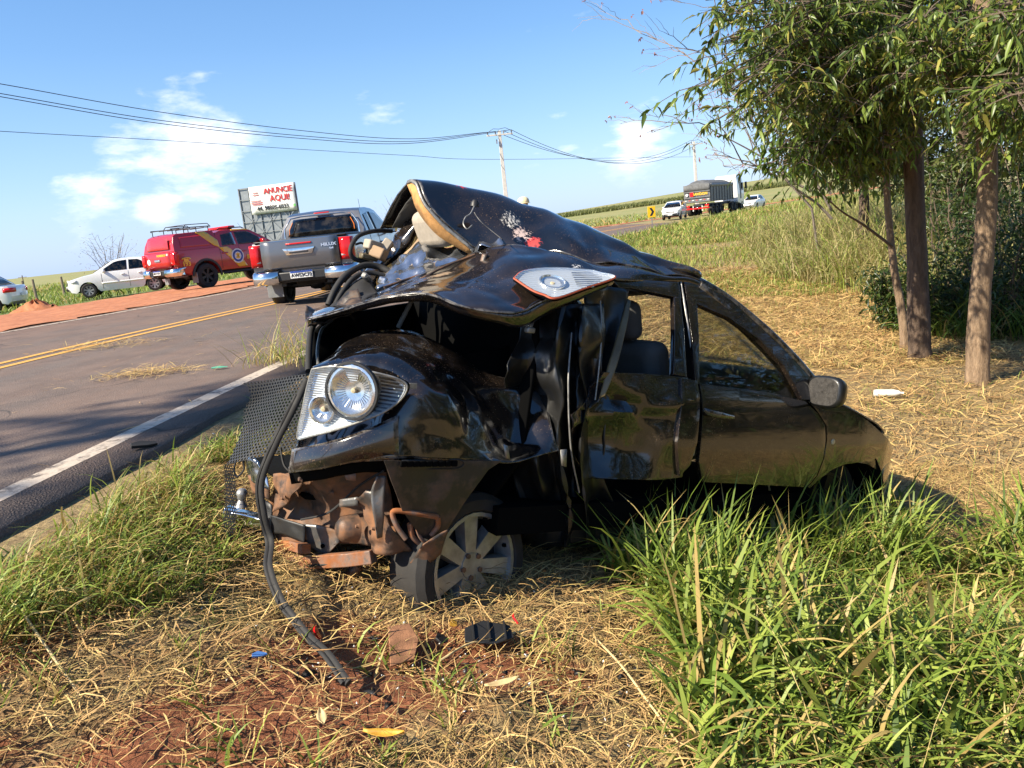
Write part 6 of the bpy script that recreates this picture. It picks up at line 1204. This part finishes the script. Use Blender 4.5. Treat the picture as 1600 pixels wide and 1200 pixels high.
# sprouts through the near straw
poly = [(-2.0, 1.5), (1.0, 1.5), (1.2, 3.2), (-.2, 3.0), (-1.4, 3.4), (-2.1, 3.0)]
x, y = scatter(poly, 110); X = np.repeat(x, 7) + rng.normal(0, .025, 770); Y_ = np.repeat(y, 7) + rng.normal(0, .025, 770); k = carfree(X, Y_, -.1, .1); X, Y_ = X[k], Y_[k]; n = len(X)
blades('grass_sprouts', gbase(X, Y_), rng.uniform(0, 6.28, n), rng.uniform(.05, .2, n), rng.uniform(.004, .011, n), np.radians(rng.uniform(45, 88, n)), np.radians(rng.uniform(-10, 60, n)), mixcol(n, (3, *GREEN), (4, *LIME), (1, *DRY)), segs=4, label='scattered green shoots in the straw of the foreground')
n = 420; x = rng.uniform(.6, 3.2, n); y = rng.uniform(2.2, 5.2, n); k = carfree(x, y, .1) & (y < 3.1 + .7 * x); x, y = x[k], y[k]; n = len(x)
blades('grass_stems', gbase(x, y), rng.uniform(0, 6.28, n), rng.uniform(.35, .75, n), rng.uniform(.002, .004, n), np.radians(rng.uniform(60, 88, n)), np.radians(rng.uniform(-10, 60, n)), mixcol(n, (3, *DRY), (2, *LIME), (1, *BROWN)), segs=5, label='thin dry stems standing among the green grass at right')
# verge beyond the wreck
def verge(s0, s1, y0, y1, n, l0, l1, w0, w1, stops, label, thr=None, name='verge_grass'):
    y = y0 + (y1 - y0) * rng.random(n) ** 1.5; s = rng.uniform(s0, s1, n); c = 1 / np.sqrt(1 + slope(y) ** 2); x = xe(y) + s * c; yy = y - s * slope(y) * c
    if thr is not None: k = wob(x, yy, .55, 1) > thr; x, yy = x[k], yy[k]
    n = len(x); blades(name, gbase(x, yy), rng.uniform(0, 6.28, n), rng.uniform(l0, l1, n) * np.clip(.8 + .6 * wob(x, yy, .9, 4), .3, 1.5), rng.uniform(w0, w1, n), np.radians(rng.uniform(45, 88, n)), np.radians(rng.uniform(-20, 55, n)), mixcol(n, *stops), segs=3, label=label)
verge(.6, 7.8, 11, 22, 9000, .06, .2, .006, .014, ((1.2, *GREEN), (2.5, *LIME), (7, *DRY)), 'short dry stubble with a few green shoots behind the wreck', -.5)
verge(.6, 7.5, 19, 36, 22000, .12, .38, .01, .024, ((4, *GREEN), (6, *LIME), (3.5, *DRY)), 'mixed green and dry grass on the verge beyond the wreck', -.5)
n = 30000; y = rng.uniform(11, 24, n); s_ = rng.uniform(.8, 8, n); c_ = 1 / np.sqrt(1 + slope(y) ** 2); straw(xe(y) + s_ * c_, y - s_ * slope(y) * c_, .15, .45, .008, .018, 'straw_litter', 'reddish dry straw band rising behind the wreck')
verge(.5, 14, 30, 75, 24000, .2, .55, .02, .045, ((5, *GREEN), (5, *LIME), (4, *DRY)), 'grass on the far verge in front of the truck')
verge(.7, 2.4, 5, 16, 5000, .1, .35, .005, .012, ((2, *GREEN), (3, *LIME), (3, *DRY)), 'grass along the asphalt edge behind the wreck')
verge(-60, -18.5, 18, 70, 26000, .25, .7, .025, .06, ((5, *GREEN), (5, *LIME), (2, *DRY)), 'green field grass on the far side of the road', None, 'field_grass')
verge(-120, -10.2, 50, 160, 14000, .4, .9, .08, .16, ((4, *GREEN), (4, *LIME), (4, *DRY)), 'tall field grass towards the horizon', None, 'field_grass')
# tall dry grass bank below the trees
poly = [(6.6, 12.6), (7.8, 14.5), (7.4, 18), (6.8, 21), (8.2, 27), (13, 30), (16, 22), (13, 14), (9.5, 11.5)]
x, y = scatter(poly, 21000); n = len(x); hf = np.clip(.9 + .5 * wob(x, y, .9, 2), .5, 1.4) * np.interp(sdist(x, y), [6, 7.5, 9], [.5, .9, 1.1])
blades('dry_tall_grass', gbase(x, y), rng.uniform(0, 6.28, n), rng.uniform(.8, 1.8, n) * hf, rng.uniform(.012, .026, n), np.radians(rng.uniform(60, 89, n)), np.radians(rng.uniform(-50, 55, n)), mixcol(n, (6, (.3, .24, .1), (.5, .42, .21)), (3.5, (.3, .28, .09), (.44, .42, .16)), (2.4, *LIME), (1.2, *GREEN)), segs=5, label='tall yellow dry grass bank under the trees')
poly = [(6.0, 11.9), (7.2, 14.2), (8.5, 13), (10.5, 12), (9, 9.5), (7.4, 10.6)]
x, y = scatter(poly, 2600); n = len(x)
blades('shade_grass', gbase(x, y), rng.uniform(0, 6.28, n), rng.uniform(.4, 1.1, n), rng.uniform(.015, .03, n), np.radians(rng.uniform(55, 88, n)), np.radians(rng.uniform(-55, 40, n)), mixcol(n, (5, *GREEN), (1.5, *LIME), (1.2, *DRY)), segs=5, label='long dark green grass round the feet of the trees')
# dry tufts at the asphalt edge and clods of straw on the road
for px, py, nn, L0, L1, lb in ((440, 570, 160, .2, .55, 'dry grass tuft at the asphalt edge left of the wreck'), (478, 575, 70, .3, .7, 'taller yellow stalks beside the wreck at the road edge')):
    q = on_ground(px, py); x = rng.normal(q.x, .16, nn); y = rng.normal(q.y, .12, nn); blades('grass_tuft', gbase(x, y), rng.uniform(0, 6.28, nn), rng.uniform(L0, L1, nn), rng.uniform(.004, .01, nn), np.radians(rng.uniform(45, 88, nn)), np.radians(rng.uniform(-40, 60, nn)), mixcol(nn, (2, *LIME), (4, *DRY)), segs=4, label=lb)
for px, py, rx, ry, nn, lb in ((165, 547, .35, .22, 420, 'flat scatter of straw near the yellow centre lines'), (228, 592, .22, .14, 420, 'small heap of straw lying on the near lane')):
    q = on_ground(px, py); x = rng.normal(q.x, rx, nn); y = rng.normal(q.y, ry, nn); n = nn; z = zroad(y) + .022 * np.maximum(0, -sdist(x, y)) + .012 + rng.uniform(0, .03, n) * np.exp(-((x - q.x) / rx) ** 2)
    blades('straw_heap', np.stack([x, y, z], 1), rng.uniform(0, 6.28, n), rng.uniform(.08, .25, n), rng.uniform(.003, .007, n), np.radians(rng.normal(8, 12, n)), np.radians(rng.normal(-6, 10, n)), mixcol(n, (5, *STRAW), (3, *DRY)), 'straw', segs=3, label=lb, cat='straw')
n = 260; x = rng.uniform(-7, -2.2, n); y = rng.uniform(4, 16, n); k = (sdist(x, y) < 0) & (sdist(x, y) > -7); x, y = x[k], y[k]; n = len(x)
blades('road_straw', np.stack([x, y, zroad(y) + .022 * np.maximum(0, -sdist(x, y)) + .01], 1), rng.uniform(0, 6.28, n), rng.uniform(.04, .2, n), rng.uniform(.003, .008, n), np.radians(rng.normal(3, 5, n)), np.radians(rng.normal(-3, 5, n)), mixcol(n, (5, *STRAW), (1, *BROWN)), 'straw', segs=3, label='loose straws strewn over the asphalt', cat='straw')
# cane crop on the hill crest
x = rng.uniform(20, 110, 9000); y = rng.uniform(285, 300, 9000) + (x - 60) * .1; n = 9000
blades('cane_crop', gbase(x, y), rng.uniform(0, 6.28, n), rng.uniform(1.3, 2.2, n), rng.uniform(.2, .35, n), np.radians(rng.uniform(65, 89, n)), np.radians(rng.uniform(0, 60, n)), mixcol(n, (5, (.14, .16, .05), (.24, .25, .09))), segs=3, label='dark strip of cane along the far hill crest', cat='crop')
# ================================================================ debris
def shard(name, label, px, py, w, h, mat, th=.006, tilt=.2, rz=0, cat='debris', pts=None, lift=.055, group='crash debris'):
    q = on_ground(px, py); pts = pts or [(-.5, -.4), (.1, -.5), (.5, -.2), (.45, .35), (-.1, .5), (-.48, .2)]
    m = MB(); n = len(pts); top = [(a * w, b * h, th + .012 * hsh(a * 3, b * 3)) for a, b in pts]; bot = [(a * w * .97, b * h * .97, 0) for a, b in pts]; m.add(bot + top, [tuple(range(n))[::-1], tuple(n + i for i in range(n))] + [(i, (i + 1) % n, n + (i + 1) % n, n + i) for i in range(n)])
    o = m.build(name, MAT[mat], None, 30, 0, min(.003, th * .3)); o.location = q + Vector((0, 0, lift)); o.rotation_euler = (tilt, tilt * .6, rz); return tag(o, label, cat, group)
simple('blue_plastic', (.08, .2, .5), .4); simple('green_plastic', (.12, .4, .25), .4); simple('leaf_yellow', (.62, .32, .03), .6, var=.3, scale=30); simple('mud_plate', (.3, .14, .07), .85, var=.35, scale=20, bmp=.4); simple('paper', (.72, .72, .7), .8)
bp_ = shard('plastic_scrap', 'black ribbed plastic piece lying in the straw below the rear wheel', 766, 1012, .19, .12, 'black_plastic', .012, .25, .1)
for k in range(3): MB().box(((k - 1) * .06, 0, .018), (.006, .1, .012)).build('rib', MAT['black_plastic'], bp_)
shard('mud_plate', 'reddish mud-caked plate leaning in the straw left of the black plastic', 632, 1030, .13, .2, 'mud_plate', .012, .35, .35, pts=[(-.5, -.5), (.2, -.4), (.5, .1), (.35, .5), (-.3, .45)])
shard('plastic_chip', 'small black chip between the mud plate and the black plastic', 693, 1020, .06, .05, 'black_plastic', .008, .4, 1)
for px, py, lb in ((808, 989, 'red lens chip upright right of the black plastic'), (499, 1012, 'red lens chip beside the rubber strip'), (1245, 527, 'red piece on the straw beyond the front window'), (1508, 837, 'red chip at the tip of the wreck shadow')): shard('lens_chip', lb, px, py, .035 if py > 600 else .2, .05 if py > 600 else .1, 'red_lens', .006, .8, 1.2)
shard('plastic_chip', 'thin blue plastic sliver on the red soil', 410, 1048, .05, .018, 'blue_plastic', .008, .2, .35); shard('plastic_chip', 'green plastic sliver on the asphalt near the edge line', 345, 584, .14, .05, 'green_plastic', .008, .05, .2); shard('lens_chip', 'tiny yellow chip left of the black plastic', 711, 995, .03, .03, 'leaf_yellow', .006, .5, .2)
def fallen(name, label, px, py, L_, w, mat, rz, curl=.25):
    q = on_ground(px, py); rows = [[(L_ * (t_ - .5), s * w * .5 * math.sin(math.pi * min(.97, max(.06, t_))) ** .7, .012 + curl * L_ * (t_ - .5) ** 2 + abs(s) * w * .25) for s in (-1, -.5, 0, .5, 1)] for t_ in np.linspace(0, 1, 9)]
    o = MB().grid(rows).build(name, MAT[mat], None, 60, .0015); o.location = q + Vector((0, 0, .06)); o.rotation_euler = (.1, .05, rz); return tag(o, label, 'leaf', 'fallen leaves')
simple('leaf_straw', (.6, .45, .22), .7, var=.2, scale=40)
fallen('fallen_leaf', 'bright orange-yellow fallen leaf at the bottom edge', 605, 1182, .125, .034, 'leaf_yellow', -.15); fallen('fallen_leaf', 'pale straw-coloured leaf in the middle of the foreground', 788, 1100, .12, .03, 'leaf_straw', .35); fallen('fallen_leaf', 'pale curled leaf below the hanging rubber strip', 508, 1158, .09, .03, 'leaf_straw', 1.9)
# rubber strips and the white bottle, road scraps
q = [on_ground(a, b, c) for a, b, c in ((1000, 893, .03), (1018, 925, .05), (1035, 965, .04), (1046, 1015, .03))]
tag(MB().tube(catmull(q, 16), .012, 8, flat=.6).build('rubber_strip', MAT['grey_plastic'], None, 60), 'curved grey rubber strip at the left edge of the green grass', 'debris', 'crash debris')
q = [on_ground(a, b, .012) for a, b in ((302, 513), (325, 506), (348, 498))]; tag(MB().tube(catmull(q, 10), .018, 6, flat=.5).build('trim_strip', MAT['black_plastic'], None, 60), 'long thin black trim strip lying on the asphalt', 'debris', 'crash debris')
shard('plastic_scrap', 'flat black plastic scrap on the asphalt right of the straw', 326, 527, .26, .16, 'black_plastic', .02, .08, .3, lift=.012); shard('plastic_chip', 'small dark scrap on the near lane by the edge line', 261, 627, .09, .05, 'black_plastic', .015, .05, .4, lift=.01); shard('plastic_chip', 'small dark scrap near the lower left of the asphalt', 32, 722, .06, .03, 'black_plastic', .01, .05, .4, lift=.01)
q = on_ground(225, 712); shard('rubber_scrap', 'black rubber scrap half under the grass at the asphalt edge', 228, 712, .14, .06, 'rubber', .02, .2, .6)
q = on_ground(1390, 622); bt_ = MB().lathe([(.001, 0), (.035, .005), (.04, .03), (.04, .2), (.03, .25), (.014, .27), (.014, .3), (.001, .3)], 16, (0, 0, 0), 'X').build('plastic_bottle', MAT['paper'], None, 50); bt_.location = q + Vector((-.15, .05, .06)); bt_.rotation_euler = (0, .05, -.25); tag(bt_, 'white plastic bottle lying on the straw right of the mirror', 'bottle')
# broken stalks
for k, (a, b, lb) in enumerate((((930, 1010), (1075, 1190), 'long broken dry stalk running to the bottom edge'), ((690, 1048), (830, 990), 'slender dry stalk over the straw right of the mud plate'), ((0, 930), (130, 1100), 'dry stalk in the straw at the lower left'))):
    q = [on_ground(a[0] + (b[0] - a[0]) * t_, a[1] + (b[1] - a[1]) * t_, .04 + .02 * math.sin(t_ * 5)) for t_ in (0, .3, .6, 1)]; m_ = MAT['leaf_straw']; tag(MB().tube(catmull(q, 12), .0045, 6).build('dry_stalk', m_, None, 60), lb, 'stalk', 'broken dry stalks')

# crumbs of glass and splinters of plastic all round the tail
n = 300; a = rng.uniform(0, 6.28, n); r = rng.gamma(2, .38, n); x = -.3 + np.cos(a) * r; y = 2.55 + np.sin(a) * r * .6; k = (sdist(x, y) > .3) & (y > 1.6); x, y = x[k], y[k]; n = len(x)
V_ = np.stack([x, y, gz(x, y) + .03], 1)[:, None, :] + rng.normal(0, 1, (n, 4, 3)) * rng.uniform(.002, .005, (n, 1, 1)); F_ = (np.arange(n)[:, None, None] * 4 + np.array([[0, 1, 2], [0, 2, 3], [0, 3, 1], [1, 3, 2]])[None]).reshape(-1, 3)
me = npmesh('glass_crumbs', V_.reshape(-1, 3), F_, MAT['clear_lens'], None, False); tag(link(bpy.data.objects.new('glass_crumbs', me)), 'tiny crumbs of broken glass in the straw around the tail', 'glass', None, 'stuff')
n = 260; a = rng.uniform(0, 6.28, n); r = rng.gamma(2, .5, n); x = -.4 + np.cos(a) * r; y = 2.7 + np.sin(a) * r * .7; k = (y > 1.6); x, y = x[k], y[k]; n = len(x); z = np.maximum(gz(x, y), np.where(sdist(x, y) < .3, zroad(y) + .022 * np.maximum(0, -sdist(x, y)), -9))
V_ = np.stack([x, y, z + .025], 1)[:, None, :] + rng.normal(0, 1, (n, 4, 3)) * rng.uniform(.005, .016, (n, 1, 1)) * np.array([1.4, 1, .5]); F_ = (np.arange(n)[:, None, None] * 4 + np.array([[0, 1, 2], [0, 2, 3], [0, 3, 1], [1, 3, 2]])[None]).reshape(-1, 3)
me = npmesh('plastic_splinters', V_.reshape(-1, 3), F_, MAT['black_plastic'], None, False); tag(link(bpy.data.objects.new('plastic_splinters', me)), 'small black plastic splinters strewn below the wreck', 'debris', None, 'stuff')
bpy.context.view_layer.update()
